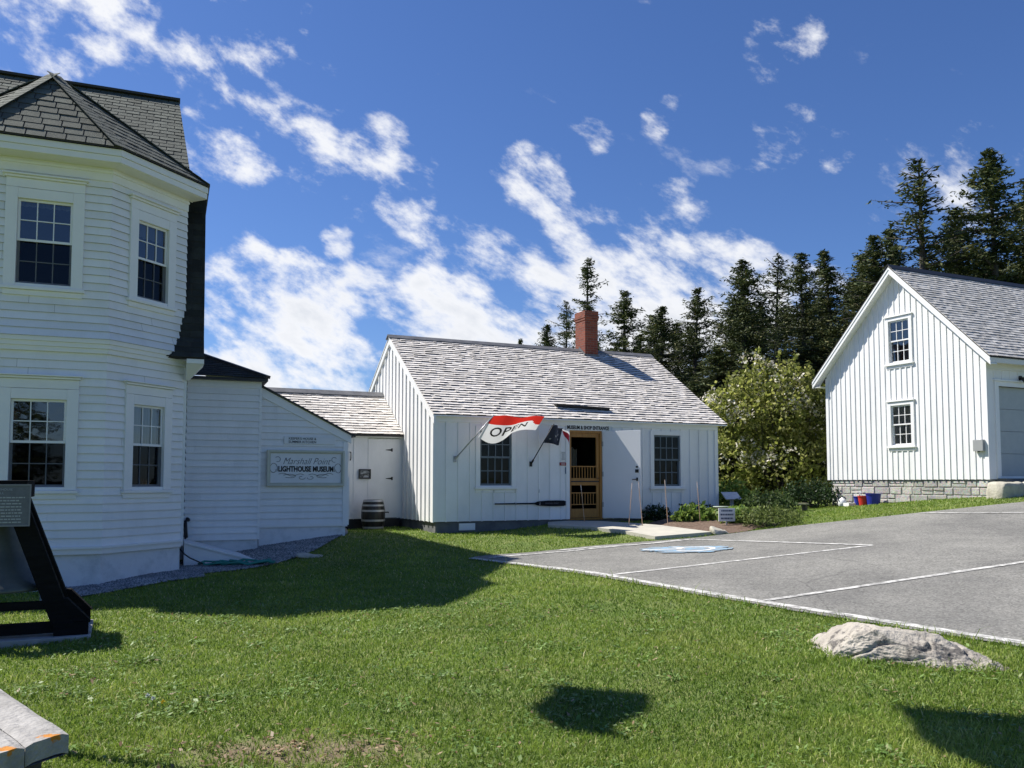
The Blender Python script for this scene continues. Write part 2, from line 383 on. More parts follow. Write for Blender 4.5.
# ------------------------------------------------------------------ shingled roof planes
def shingles(mb, o, al, up, ul, ur, S, ex, wr, th, gap=.006, jit=.012, base=True, lift=0., run=1.25, curve=None):
    """o: eave origin, al: unit along, up: unit upslope; ul/ur: v -> limits along; S: slope length"""
    o, al, up = Vector(o), Vector(al).normalized(), Vector(up).normalized(); n = al.cross(up).normalized()
    if n.z < 0: n = -n
    def P(u, v, k): return o+al*u+up*v+n*k
    if base: mb.face([P(ul(0), 0, 0), P(ur(0), 0, 0), P(ur(S), S, 0), P(ul(S), S, 0)], 1)
    rows = int(math.ceil(S/ex))
    for i in range(rows):
        v0 = i*S/rows; e = S/rows; v1 = min(S, v0+e*run)
        a, b = min(ul(v0), ul(v1)), max(ur(v0), ur(v1)); u = a-random.uniform(0, wr[1])
        if wr[0] == wr[1]: u = a-(wr[0]*.5 if i % 2 else 0)-wr[0]*.02
        while u < b:
            wd = random.uniform(*wr); p, q = u+gap/2, u+wd-gap/2; u += wd
            vl = v0+random.uniform(-jit, jit)*(0 if i == 0 else 1)
            pl, ql = max(p, ul(vl)), min(q, ur(vl)); pu, qu = max(p, ul(v1)), min(q, ur(v1))
            if ql-pl < .004: continue
            if qu < pu: qu = pu = (pl+ql)/2 if ul(v1) > ur(v1) else min(max((pl+ql)/2, ul(v1)), ur(v1))
            t = th*random.uniform(.75, 1.35)+lift; r = random.random()
            mb.face([P(pl, vl, t), P(ql, vl, t), P(qu, v1, .003), P(pu, v1, .003)], 0, r)
            mb.face([P(pl, vl, 0), P(ql, vl, 0), P(ql, vl, t), P(pl, vl, t)], 1, r)  # butt face takes the dark second material, a painted shadow line per course
            mb.face([P(pl, vl, 0), P(pl, vl, t), P(pu, v1, .003), P(pu, v1, 0)], 0, r*.8)
            mb.face([P(ql, vl, t), P(ql, vl, 0), P(qu, v1, 0), P(qu, v1, .003)], 0, r*.8)
def slab(mb, pts, n, t, m=0):
    """flat polygon thickened along n by t"""
    n = Vector(n)*t; a = [Vector(p) for p in pts]; b = [p+n for p in a]
    mb.face(a[::-1], m); mb.face(b, m)
    for i in range(len(a)):
        j = (i+1) % len(a); mb.face([a[i], a[j], b[j], b[i]], m)
const = lambda c: (lambda v: c)
lin = lambda a, b, S: (lambda v: a+(b-a)*v/S)

# ================================================================== KEEPER'S HOUSE (left, two storeys, bay)
house = thing('keepers_house', "tall white clapboard house with two-storey bay window and dark shingled roof", 'house', KF.o, KF.yaw)
t22 = math.tan(R(22.5)); BW = 1.74; BL = 1.55; c45 = math.cos(R(45))
bay_planes = [(WF(-BW, 0, 0), BW, t22, t22), (WF(0, 0, 45), BL, t22, 0), (WF(-BW-BL*c45, BL*c45, -45), BL, 0, t22)]
def flare(z): return .10*max(0, 1-(z-3.17)/.5)**2
winspec = {0: (.515-.0, 1.235, [(.97, 2.25), (3.945, 5.20)]), 1: (.50, 1.125, [(.97, 2.25), (3.945, 5.165)]), 2: (.43, 1.05, [(.97, 2.25), (3.945, 5.165)])}
for i, (w, Lw, m0, m1) in enumerate(bay_planes):
    ua, ub, zz = winspec[i]
    if i == 0: ua, ub = BW-1.235, BW-.512
    mb = MB(); H = [(ua, ub, z0, z1) for z0, z1 in zz]
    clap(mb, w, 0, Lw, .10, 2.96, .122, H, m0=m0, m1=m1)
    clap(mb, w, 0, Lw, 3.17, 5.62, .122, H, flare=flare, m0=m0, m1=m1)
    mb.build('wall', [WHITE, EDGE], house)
    tb = MB()
    def bd(o1, z0, z1, o0=0): 
        tb.hexa([w.P(-m0*o1,o1,z0), w.P(Lw+m1*o1,o1,z0), w.P(Lw+m1*o0,o0,z0), w.P(-m0*o0,o0,z0), w.P(-m0*o1,o1,z1), w.P(Lw+m1*o1,o1,z1), w.P(Lw+m1*o0,o0,z1), w.P(-m0*o0,o0,z1)])
    bd(.03, -.02, .10); bd(.06, .06, .098); tb.build('water_table', TRIM, house, bevel=.004); tb = MB()
    bd(.05, 2.96, 3.031); bd(.075, 3.03, 3.101); bd(.10, 3.10, 3.172); tb.build('belt_course', TRIM, house, bevel=.004); tb = MB()
    bd(.028, 5.60, 5.80); bd(.05, 5.72, 5.76); tb.build('frieze', TRIM, house, bevel=.004)
    fb = MB(); bdz = [(-m0*-.03, Lw+m1*-.03)][0]
    fb.hexa([w.P(bdz[0],-.03,-.9), w.P(bdz[1],-.03,-.9), w.P(bdz[1],-.3,-.9), w.P(bdz[0],-.3,-.9), w.P(bdz[0],-.03,-.021), w.P(bdz[1],-.03,-.021), w.P(bdz[1],-.3,-.021), w.P(bdz[0],-.3,-.021)])
    fb.build('foundation', WFOUND, house)
    for k, (z0, z1) in enumerate(zz):
        cur = None
        if i == 1 and k == 0: cur = [(ua, ub, 1.60, 2.27, CURT)]
        if i == 1 and k == 1: cur = [(ua, ub, 4.95, 5.2, BLIND)]
        if i == 0 and k == 1: cur = [(ua, ub, 5.12, 5.22, BLIND)]
        window(house, w, ua, ub, z0, z1, cas=.155, cols=3, rows=(2, 2), hood='crown', curtain=cur, fr=.035, mun=.014, screen=True)
# bay cornice and roof
OV = .35
def offc(d):
    """outline of the bay pushed out by d"""
    e = BL*c45
    return [(-BW-e-d*c45-.10*c45, e-d*c45+.10*c45), (-BW-d*t22, -d), (d*t22, -d), (e+d*c45+.10*c45, e-d*c45+.10*c45)]
cb = MB()
for (d0, d1, z0, z1) in ((0, .02, 5.79, 5.80), (.0, OV-.06, 5.80, 5.85), (OV-.06, OV-.02, 5.805, 5.90), (OV-.02, OV, 5.90, 6.0)):
    a, b = offc(max(d0, .0)), offc(d1)
    for k in range(3):
        cb.hexa([(*b[k], z0), (*b[k+1], z0), (*a[k+1], z0), (*a[k], z0), (*b[k], z1), (*b[k+1], z1), (*a[k+1], z1), (*a[k], z1)])
cb.build('cornice', TRIM, house, bevel=.004)
ed = offc(OV+.03); AP = Vector((-.95, .98, 7.56)); rb = MB(); cap = MB()
back = Vector((-.95, 3.6, 7.56))
for k in range(3):
    p, q = Vector((*ed[k], 6.02)), Vector((*ed[k+1], 6.02)); al = (q-p).normalized(); S_ = None
    foot = p+al*((AP-p).dot(al)); up = (AP-foot); S_ = up.length; d = (foot-p).length; Lk = (q-p).length
    shingles(rb, p, al, up, lin(0, d, S_), lin(Lk, d, S_), S_, .19, (.26, .26), .014, gap=.018, jit=.001)
    slab(rb, [p-Vector((0,0,.02)), q-Vector((0,0,.02)), AP-Vector((0,0,.05))], (0, 0, 1), .015, 1)
for k in (1, 2):
    p = Vector((*ed[k], 6.022)); n = 17
    for j in range(n):
        a = p.lerp(AP+Vector((0,0,.012)), j/n); b = p.lerp(AP+Vector((0,0,.012)), min(1, (j+1.3)/n)); a.z += .006
        cap.bar(a, b, .24, .008, r=random.random())
for k in (0, 3):
    p = Vector((*ed[k], 6.022)); n = 17
    for j in range(n-2):
        a = p.lerp(AP+Vector((0,0,.012)), j/n); b = p.lerp(AP+Vector((0,0,.012)), min(1, (j+1.3)/n)); a.z += .01
        cap.bar(a, b, .15, .012, r=random.random())
for s, k in ((1, 3), (-1, 0)):   # sides running back into the main roof
    p = Vector((*ed[k], 6.02)); rb.face([p, p+Vector((0, 2.2, 0)), back, AP], 0)
rb.build('bay_roof', [ASPH, UNDER], house); cap.build('hip_cap', ASPH, house)
# main gambrel body
x0, x1 = -7.0, 1.15; mw = MB(); prof = [(1.09, -.0), (1.09, 3.0), (1.25, 4.3), (1.72, 6.05), (8.25, 6.05), (8.75, 4.3), (8.9, 3.0), (8.9, 0)]
mw.face([(x1, y, z) for y, z in prof]); mw.face([(x0, y, z) for y, z in prof][::-1]); mw.face([(x0, 1.09, 0), (-BW-BL*c45, 1.09, 0), (-BW-BL*c45, 1.09, 3), (x0, 1.09, 3)])
mw.face([(BL*c45-.02, 1.09, 0), (x1, 1.09, 0), (x1, 1.09, 3), (BL*c45-.02, 1.09, 3)]); mw.face([(x0, 8.9, 0), (x1, 8.9, 0), (x1, 8.9, 3), (x0, 8.9, 3)])
mw.box(x0+.05, x1-.05, 1.15, 8.8, -.9, -.0); mw.build('wall', WHITE, house)
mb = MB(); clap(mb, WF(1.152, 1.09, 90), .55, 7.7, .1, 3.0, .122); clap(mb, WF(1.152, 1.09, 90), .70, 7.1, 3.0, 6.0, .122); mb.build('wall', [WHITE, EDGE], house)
gr = MB(); XE = 1.40
lowp = [(.72, 3.08), (.98, 3.45), (1.18, 4.3), (1.42, 5.3), (1.64, 6.18)]
for (ya, za), (yb, zb) in zip(lowp, lowp[1:]):
    up = Vector((0, yb-ya, zb-za)); shingles(gr, (-7.2, ya, za), (1, 0, 0), up, const(0), const(7.2+XE), up.length, .125, (.3, .3), .010, gap=.012, jit=.001)
for (ya, za), (yb, zb) in zip(lowp, lowp[1:]):
    gr.hexa([(-7.2, ya+.02, za-.02), (XE-.001, ya+.02, za-.02), (XE-.001, ya+.16, za-.02), (-7.2, ya+.16, za-.02), (-7.2, yb+.02, zb-.02), (XE-.001, yb+.02, zb-.02), (XE-.001, yb+.16, zb-.02), (-7.2, yb+.16, zb-.02)], 1)
gr.build('lower_roof', [DARKROOF, UNDER], house)
gu = MB(); up = Vector((0, 5.0-1.56, 9.14-6.2)); S_ = up.length
shingles(gu, (-7.2, 1.56, 6.2), (1, 0, 0), up, const(0), lin(7.2+1.17, 7.2+.93, S_), S_, .18, (.26, .26), .013, gap=.016, jit=.001)
gu.face([(1.17, 1.56, 6.2), (1.17, 8.4, 6.2), (.93, 5.0, 9.14)], 0); gu.face([(-7.2, 8.4, 6.2), (1.17, 8.4, 6.2), (.93, 5, 9.14), (-7.2, 5, 9.14)], 0)
gu.face([(-7.2, 8.4, 6.18), (1.4, 8.4, 6.18), (1.4, 9.0, 3.05), (-7.2, 9.0, 3.05)], 0)
gu.bar((-7.2, 5.0, 9.16), (.95, 5.0, 9.16), .2, .05, m=1); gu.build('upper_roof', [ASPH, UNDER], house)
for (xa, xb, xc) in ((1.13, 1.40, 1.18), (-6.9, -BW-BL*c45-.1, -BW-BL*c45-.1)):
    er = MB(); er.hexa([(xa, 1.02, 2.74), (xc, 1.02, 2.74), (xc, 1.12, 2.74), (xa, 1.12, 2.74), (xa, .74, 2.98), (xb, .74, 2.98), (xb, 1.12, 2.98), (xa, 1.12, 2.98)]); er.box(xa, xb, .735, 1.12, 2.983, 3.06); er.build('eave_return', TRIM, house, bevel=.006)
pipe = MB(); pz = KF.fy(186, 540, 2.92); pt = KF.fy(185, 519, 2.92)
pipe.tube([(pt[0]+.06, 2.99, pt[2]-.02), (pt[0]+.04, 2.9, pt[2]), (pt[0], 2.88, pt[2]-.03), (pz[0], 2.88, pz[2]+.05), (pz[0]-.03, 2.88, pz[2]), (pz[0]-.12, 2.9, pz[2]-.02)], .035, 10)

# ================================================================== ELL (clapboard wing with hip roof)
ell = thing('house_ell', "low blue-shaded clapboard wing with hip roof behind the bay and above the cellar hatch", 'house wing', KF.w((2.54, 3.0, -.05)), KF.yaw)
EO = np.array([2.54, 3.0, -.05])
def EL(p): return (p[0]-EO[0], p[1]-EO[1], p[2]-EO[2])
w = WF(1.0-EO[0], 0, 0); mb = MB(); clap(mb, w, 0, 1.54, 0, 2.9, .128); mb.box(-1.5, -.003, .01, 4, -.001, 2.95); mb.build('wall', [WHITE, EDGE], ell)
tb = MB(); w.box(tb, 0, 1.54, 0, .02, 2.90, 3.05); w.box(tb, 1.50, 1.545, 0, .018, 0, 2.9); tb.build('trim', TRIM, ell)
fb = MB(); fb.box(-1.6, -.02, .04, 3.9, -.95, -.002); fb.build('foundation', WFOUND, ell)
er = MB(); e0 = Vector(EL((0, 2.8, 3.04))); e1 = Vector(EL((2.64, 2.8, 3.04))); pk = Vector(EL((.25, 5.3, 4.16)))
al = (e1-e0).normalized(); foot = e0+al*((pk-e0).dot(al)); up = pk-foot
shingles(er, e0, al, up, const(0), lin(2.64, .25, up.length), up.length, .125, (.1, .2), .014)
er.face([e1, Vector(EL((2.64, 7.8, 3.04))), pk], 1); slab(er, [e0-Vector((0,0,.06)), e1-Vector((0,0,.06)), e1+Vector((0,4,-.06)), e0+Vector((0,4,-.06))], (0,0,1), .05, 1)
er.bar(e1+Vector((0,0,.02)), pk+Vector((0,0,.02)), .12, .06, m=1)
er.build('roof', [DARKROOF, BLACKM], ell)
o = pipe.build('vent_pipe', BLACKM, None, smooth=True, bevel=0); o.location = tuple(KF.o); o.rotation_euler = (0, 0, KF.yaw); tag(o, 'black elbow vent pipe on the clapboards just above the cellar hatch', 'pipe')

# cellar bulkhead
bk = thing('cellar_hatch', 'white sloping board cellar hatch low against the clapboard wall', 'cellar hatch', KF.w((1.18, 1.9, -.75)), KF.yaw)
mb = MB(); y1, zl, zr, xr, zb = 1.02, .72, .22, 1.75, -.1
mb.hexa([(0, 0, zb), (xr, 0, zb), (xr, y1, zb), (0, y1, zb), (0, 0, zl), (xr, 0, zr), (xr, y1, zr), (0, y1, zl)]); mb.build('side_boards', WHITE, bk)
mb = MB()
for k in range(6):
    a, b = k*y1/6, (k+1)*y1/6-.008; mb.hexa([(-.0, a-.03, zl+.004), (xr+.06, a-.03, zr-.016), (xr+.06, b-.03, zr-.016), (0, b-.03, zl+.004), (-.0, a-.03, zl+.034), (xr+.06, a-.03, zr+.014), (xr+.06, b-.03, zr+.014), (0, b-.03, zl+.034)], r=random.random())
mb.build('hatch_door', WHITE, bk)

# ================================================================== SUMMER KITCHEN (sign wall)
SO = CF.w((-3.97, -1, 0)); kitchen = thing('summer_kitchen', "small white lean-to wing with single sloping roof edge, carrying the museum sign", 'lean-to', SO, CF.yaw)
w = WF(0, 0, 0); mb = MB(); UW = 1.74
topz = lambda u: 2.66-(2.66-1.76)*u/UW
clap(mb, w, 0, UW, .05, 2.66, .128, umax=lambda z: UW*min(1, max(0, (2.66-z)/(2.66-1.76))))
mb.face([(0, .01, 0), (UW, .01, 0), (UW, .01, 1.76), (0, .01, 2.66)]); mb.face([(UW, 0, 0), (UW, 3.2, 0), (UW, 3.2, 1.76), (UW, 0, 1.76)]); mb.face([(0, 0, 0), (0, 3.2, 0), (0, 3.2, 2.66), (0, 0, 2.66)])
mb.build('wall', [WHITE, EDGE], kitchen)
tb = MB(); tb.hexa([(-.0, -.035, 2.58), (UW+.06, -.035, 1.69), (UW+.06, 0, 1.69), (0, 0, 2.58), (0, -.035, 2.76), (UW+.06, -.035, 1.85), (UW+.06, 0, 1.85), (0, 0, 2.76)])
w.box(tb, UW-.10, UW+.004, 0, .025, .0, 1.72); w.box(tb, UW-.10, UW+.03, .026, .03, .03, 1.0)
w.box(tb, 0, UW-.1, 0, .02, .01, .06); tb.build('trim', TRIM, kitchen)
fb = MB(); fb.box(0, UW-.03, .02, 3, -1.1, .012); fb.build('foundation', WFOUND, kitchen)
rb = MB(); a, b = Vector((-.05, -.08, 2.80)), Vector((UW+.14, -.08, 1.82)); slab(rb, [a, b, b+Vector((0, 3.2, 0)), a+Vector((0, 3.2, 0))], (0, 0, 1), .035); rb.build('roof', [BLACKM], kitchen)
# sign
sg = thing('museum_sign', 'large framed white sign lettered Marshall Point Lighthouse Museum', 'sign', CF.w((-3.85, -1.03, .82)), CF.yaw)
SW, SH = 1.53, .715
mb = MB(); mb.box(.03, SW-.03, -.045, -.0, .03, SH-.03); mb.build('sign_panel', SIGNW, sg)
mb = MB()
for (a, b, c, d) in ((0, SW, 0, .045), (0, SW, SH-.045, SH), (0, .045, .045, SH-.045), (SW-.045, SW, .045, SH-.045)): mb.box(a, b, -.085, 0, c, d)
for (a, b, c, d) in ((.045, SW-.045, .046, .068), (.045, SW-.045, SH-.068, SH-.046), (.046, .068, .069, SH-.069), (SW-.068, SW-.046, .069, SH-.069)): mb.box(a, b, -.058, -.046, c, d)
mb.build('frame', mat('cream_frame', (.55, .56, .46), (.5, .5, .42), .5), sg, bevel=.004)
fn = lambda cz: (lambda x, y, d: (SW/2+x, -.048-d, cz+y))
lettering(fn(.49), 'Marshall Point', .19, GREYINK, sg, shear=.45, sx=.86, offset=-.003)
lettering(fn(.335), 'LIGHTHOUSE MUSEUM', .145, INK, sg, sx=.74, offset=.006, spacing=1.0)
fl = MB()
for s in (-1, 1):
    def sc(pts, r=.0045): fl.tube([(SW/2+s*x, -.049, z) for x, z in pts], r, 5)
    sc([(.64-.0+.07*math.sin(t)*math.exp(-t*.06), .35+.10*math.cos(t)*math.exp(-t*.05)) for t in np.linspace(-2.2, 4.5, 26)])
    sc([(.54*(1-t)+.05*t, .235+.025*math.sin(t*9)-.02*t) for t in np.linspace(0, 1, 22)])
    sc([(.33+.12*math.cos(t), .2+.035*math.sin(t)) for t in np.linspace(.3, 5.4, 20)])
    sc([(.02+.06*(1+math.sin(t)), .165+.03*math.cos(t)) for t in np.linspace(0, 5, 16)])
    sc([(.56+.05*math.cos(t), .53+.05*math.sin(t)) for t in np.linspace(.6, 5.2, 18)])
fl.build('flourish', GREYINK, sg)
hs = thing('name_board', "narrow white board lettered Keeper's House and Summer Kitchen above the framed sign", 'sign', CF.w((-3.85+.33, -1.02, 1.66)), CF.yaw)
mb = MB(); mb.box(-.0, 1.02, -.02, 0, 0, .15); mb.build('board', SIGNW, hs, bevel=.003)
lettering(lambda x, y, d: (.36+x, -.021-d, .105+y), "KEEPER'S HOUSE &", .066, GREYINK, hs, sx=1.0, offset=.001)
lettering(lambda x, y, d: (.36+x, -.021-d, .04+y), "SUMMER KITCHEN", .066, GREYINK, hs, sx=1.0, offset=.001)
wb = MB()
q0 = Vector(CF.w((-4.02, -1.05, 2.66)))
for k in range(5):
    pts = [q0+Vector((.10*math.sin(k*1.3+t*2.5)*.8-.02, -.04-.02*k, .05-.1*t+.07*math.cos(k*2+t*4))) for t in np.linspace(0, 1.6, 14)]; wb.tube(pts, .007, 5)
wb.bar(q0+Vector((0, .02, 0)), q0+Vector((0, -.09, 0)), .05, .06)
o = wb.build('cable_bracket', mat('grey_cable', (.2, .2, .21)), None); tag(o, 'tangle of grey cable on a bracket at the upper corner of the clapboard wing', 'cable')

# ================================================================== CONNECTOR
CN = thing('covered_passage', 'low white boarded passage with weathered shingle roof between the sign wing and the shop', 'connecting wing', CF.w((-2.3, 2.35, 0)), CF.yaw)
w = WF(0, 0, 0); mb = MB(); batten(mb, w, 0, 1.42, 0, const(2.02), .36, bw=.022, bt=.014); mb.build('wall', WHITE, CN)
mb = MB(); w.box(mb, 1.42, 2.285, -.05, .012, .02, 1.98); mb.build('door', WHITE, CN)
hb = MB(); hp = [CF.fy(392, 450, 2.33), CF.fy(392, 478.5, 2.33)]
for h in hp:
    hb = MB(); x = h[0]+2.3; hb.box(x-.02, x+.02, -.02, -.012, h[2]-.04, h[2]+.04); hb.hexa([(x-.16, -.02, h[2]-.006), (x, -.02, h[2]-.025), (x, -.012, h[2]-.025), (x-.16, -.012, h[2]-.006), (x-.16, -.02, h[2]+.006), (x, -.02, h[2]+.025), (x, -.012, h[2]+.025), (x-.16, -.012, h[2]+.006)]); hb.build('strap_hinge', BLACKM, CN)
lb = MB(); h = CF.fy(350.8, 456, 2.3); x = max(.05, h[0]+2.3); lb.tube([(x, -.01, h[2]+.1), (x, -.06, h[2]+.07), (x, -.06, h[2]-.07), (x, -.01, h[2]-.1)], .012, 6); lb.build('latch_handle', BLACKM, CN)
tb = MB(); w.box(tb, 0, 2.29, .001, .05, 2.0, 2.08); tb.build('trim', TRIM, CN)
fb = MB(); fb.box(0, 2.25, .03, 3, -.5, -.002); fb.build('foundation', BLACKM, CN)
rb = MB(); up = Vector((0, 1.92, 1.20)); shingles(rb, (-1.6, -.17, 2.08), (1, 0, 0), up, const(0), const(3.88), up.length, .135, (.09, .2), .022, jit=.012)
rb.face([(-1.6, 1.75, 3.28), (2.28, 1.75, 3.28), (2.28, 3.7, 2.08), (-1.6, 3.7, 2.08)], 1); slab(rb, [(-1.6, -.165, 2.03), (2.28, -.165, 2.03), (2.28, 1.75, 3.22), (-1.6, 1.75, 3.22)], (0, 0, 1), .045, 1)
rb.build('roof', [CEDAR, UNDER], CN)
mb = MB(); mb.hexa([(-1.6, 1.55, 3.19), (2.28, 1.55, 3.19), (2.28, 1.75, 3.31), (-1.6, 1.75, 3.31), (-1.6, 1.55, 3.21), (2.28, 1.55, 3.21), (2.28, 1.75, 3.335), (-1.6, 1.75, 3.335)]); mb.hexa([(-1.6, 1.75, 3.31), (2.28, 1.75, 3.31), (2.28, 1.95, 3.19), (-1.6, 1.95, 3.19), (-1.6, 1.75, 3.335), (2.28, 1.75, 3.335), (2.28, 1.95, 3.21), (-1.6, 1.95, 3.21)]); mb.build('ridge_board', RIDGE, CN)
# framed picture and barrel in front of the passage
h = CF.fy(365, 474, 2.3); pc = thing('framed_picture', 'small black framed dark picture hanging on the passage wall above the barrel', 'picture', CF.w((h[0], 2.33, h[2])), CF.yaw)
mb = MB()
for (a, b, c, d) in ((-.15, .15, .085, .12), (-.15, .15, -.12, -.085), (-.15, -.115, -.085, .085), (.115, .15, -.085, .085)): mb.box(a, b, -.035, 0, c, d)
mb.build('frame', BLACKM, pc, bevel=.003)
def pic_extra(nt, tc, out): return out
mb = MB(); mb.box(-.115, .115, -.02, -.002, -.085, .085); mb.build('print', mat('old_photo_print', (.35, .36, .37), (.05, .05, .05), .4, 9, 5, lo=.45, hi=.55, stretch=(.6, 1, 1.6)), pc)
h = CF.fy(373, 530, 1.75); bx = CF.w((h[0], 1.75, 0)); barrel = thing('rain_barrel', 'dark oak barrel with steel hoops standing on the grass', 'barrel', (bx[0], bx[1], gz(bx[0], bx[1])), CF.yaw)
BH = CF.fy(373, 500, 1.5)[2]+CF.o[2]-gz(bx[0], bx[1])
def br(z): return .285-.055*((z/BH-.5)*2)**2
mb = MB(); N_ = 22
for k in range(N_):
    a0, a1 = 2*math.pi*k/N_+.012, 2*math.pi*(k+1)/N_-.012; r = random.random()
    for j in range(10):
        za, zb = BH*j/10, BH*(j+1)/10; q = []
        for (a, z) in ((a0, za), (a1, za), (a1, zb), (a0, zb)): q.append((br(z)*math.cos(a), br(z)*math.sin(a), z))
        mb.face(q, 0, r)
mb.lathe([(.0, BH-.04), (br(BH)-.02, BH-.04), (br(BH)-.02, BH), (br(BH)-.003, BH)], 44); mb.lathe([(br(z)-.004, z) for z in np.linspace(0, BH, 11)], 44)
mb.build('staves', mat('dark_oak', (.010, .0095, .009), (.018, .017, .016), .4, 4, 4, .2, attr=.4, stretch=(4, 4, 1)), barrel)
for z0, z1 in ((.03, .075), (.2, .245), (BH-.28, BH-.235), (BH-.15, BH-.11), (BH-.045, BH+.003)):
    mb = MB(); mb.lathe([(br(z0)-.002, z0), (br(z0)+.006, z0), (br(z1)+.006, z1), (br(z1)-.002, z1)], 40); mb.build('hoop', GALV, barrel, smooth=False)
mb = MB(); mb.tube([(.24, -.08, BH*.58), (.34, -.12, BH*.58), (.345, -.12, BH*.55)], .016, 8); mb.build('spigot', BLACKM, barrel)

# ================================================================== MUSEUM SHOP (centre)
shop = thing('museum_shop', 'long white board-and-batten cottage with brick chimney, open door and weathered shingle roof', 'cottage', CF.o, CF.yaw)
LX, LY, ZE, SL = 8.0, 6.8, 2.40, .66
wf = WF(0, 0, 0); wg = WF(0, LY, -90)
DH = (3.50, 4.42, -.02, 2.17)
W1 = (1.13, 1.94, .82, 2.10); W2 = (5.965, 6.785, .80, 2.11)
mb = MB(); batten(mb, wf, 0, LX, 0, const(ZE), .295, [W1, W2, DH], bw=.035, bt=.018); mb.build('wall', WHITE, shop)
topg = lambda u: ZE+.02+SL*min(u, LY-u)
mb = MB(); batten(mb, wg, 0, LY, 0, topg, .30, extra_cuts=(LY/2,), bw=.06, bt=.028); mb.build('wall', WHITE, shop)
mb = MB(); wr_ = WF(LX, 0, 90); batten(mb, wr_, 0, LY, 0, topg, .3, extra_cuts=(LY/2,)); wbk = WF(LX, LY, 180); batten(mb, wbk, 0, LX, 0, const(ZE), .3); mb.build('wall', WHITE, shop)
tb = MB(); wf.box(tb, -.005, LX+.0, 0, .03, 2.28, 2.46); tb.build('frieze', TRIM, shop); tb = MB()
wg.box(tb, LY-.11, LY+.03, .0, .032, -.01, ZE); wf.box(tb, .0, .08, .0, .0305, .0, 2.28); tb.build('corner_board', TRIM, shop); tb = MB(); wf.box(tb, LX-.1, LX+.002, 0, .03, 0, 2.28)
tb.build('corner_board', TRIM, shop)
tb = MB(); rk = .055
for s in (0, 1):
    y0 = -.14 if s == 0 else LY+.14; pts = []
    for dz in (-.21, -.03):
        pts.append([(-rk, y0, 2.52-.14*SL+dz), (-rk, LY/2, 2.52+SL*LY/2+dz)])
    a, b = pts; th_ = .03
    tb.hexa([a[0], a[1], (0, *a[1][1:]), (0, *a[0][1:]), b[0], b[1], (0, *b[1][1:]), (0, *b[0][1:])])
tb.build('rake_board', TRIM, shop)
fb = MB(); fb.box(.06, LX-.06, .05, LY-.05, -.8, -.01); fb.build('foundation', GREYC, shop)
vb = MB(); h0, h1 = CF.fy(459, 523.5, 0.03), CF.fy(475, 530, .03); vb.box(h0[0], h1[0], .02, .049, h1[2], h0[2])
for k in range(5): vb.box(h0[0]+.02, h1[0]-.02, .012, .02, h1[2]+.02+k*.026, h1[2]+.032+k*.026)
vb.build('foundation_vent', TRIM, shop)
rb = MB(); y0 = -.14; up = Vector((0, LY/2-y0, SL*(LY/2-y0))); o_ = (-.07, y0, 2.52+SL*y0)
shingles(rb, o_, (1, 0, 0), up, const(0), const(LX+.07+.23), up.length, .128, (.08, .24), .026, jit=.013)
rb.face([(-.07, LY/2, 2.52+SL*LY/2), (LX+.23, LY/2, 2.52+SL*LY/2), (LX+.23, LY-y0, 2.52+SL*y0), (-.07, LY-y0, 2.52+SL*y0)], 1)
slab(rb, [(-.069, y0, o_[2]-.035), (LX+.229, y0, o_[2]-.035), (LX+.229, LY/2, 2.485+SL*LY/2), (-.069, LY/2, 2.485+SL*LY/2)], (0, 0, 1), .03, 2)
slab(rb, [(-.069, LY-y0, o_[2]-.035), (LX+.229, LY-y0, o_[2]-.035), (LX+.229, LY/2, 2.485+SL*LY/2), (-.069, LY/2, 2.485+SL*LY/2)], (0, 0, 1), .03, 2)
rb.build('roof', [CEDAR, UNDER, TRIM], shop)
rb = MB(); zr = 2.52+SL*LY/2
for s in (-1, 1):
    rb.hexa([(-.1, LY/2, zr+.02), (LX+.24, LY/2, zr+.02), (LX+.24, LY/2+s*.16, zr+.025-.16*SL), (-.1, LY/2+s*.16, zr+.025-.16*SL), (-.1, LY/2, zr+.05), (LX+.24, LY/2, zr+.05), (LX+.24, LY/2+s*.16, zr+.05-.16*SL), (-.1, LY/2+s*.16, zr+.05-.16*SL)])
rb.build('ridge_board', RIDGE, shop)
# chimney
ch = MB(); cx0, cx1, cy0, cy1 = 5.74, 6.17, 3.08, 3.66
ch.box(cx0, cx1, cy0, cy1, 4.2, 5.62); ch.box(cx0-.015, cx1+.015, cy0-.015, cy1+.015, 5.62, 5.69); ch.box(cx0-.03, cx1+.03, cy0-.03, cy1+.03, 5.69, 5.76); ch.box(cx0-.015, cx1+.015, cy0-.015, cy1+.015, 5.76, 5.90)
chim = ch.build('chimney', BRICK, shop, bevel=.006)
fl_ = MB(); fl_.box(cx0-.03, cx1+.03, cy0-.03, cy0-.004, 4.3, 4.62); fl_.hexa([(cx0-.03, cy0-.03, 4.35), (cx0-.005, cy0-.03, 4.35), (cx0-.005, LY/2, 4.6), (cx0-.03, LY/2, 4.6), (cx0-.03, cy0-.03, 4.62), (cx0-.005, cy0-.03, 4.62), (cx0-.005, LY/2, 4.87), (cx0-.03, LY/2, 4.87)]); fl_.build('flashing', RIDGE, chim)
fl2 = MB(); fl2.tube([((cx0+cx1)/2, (cy0+cy1)/2, 5.9), ((cx0+cx1)/2, (cy0+cy1)/2, 5.93)], .14, 16); fl2.build('flue', BLACKM, chim)
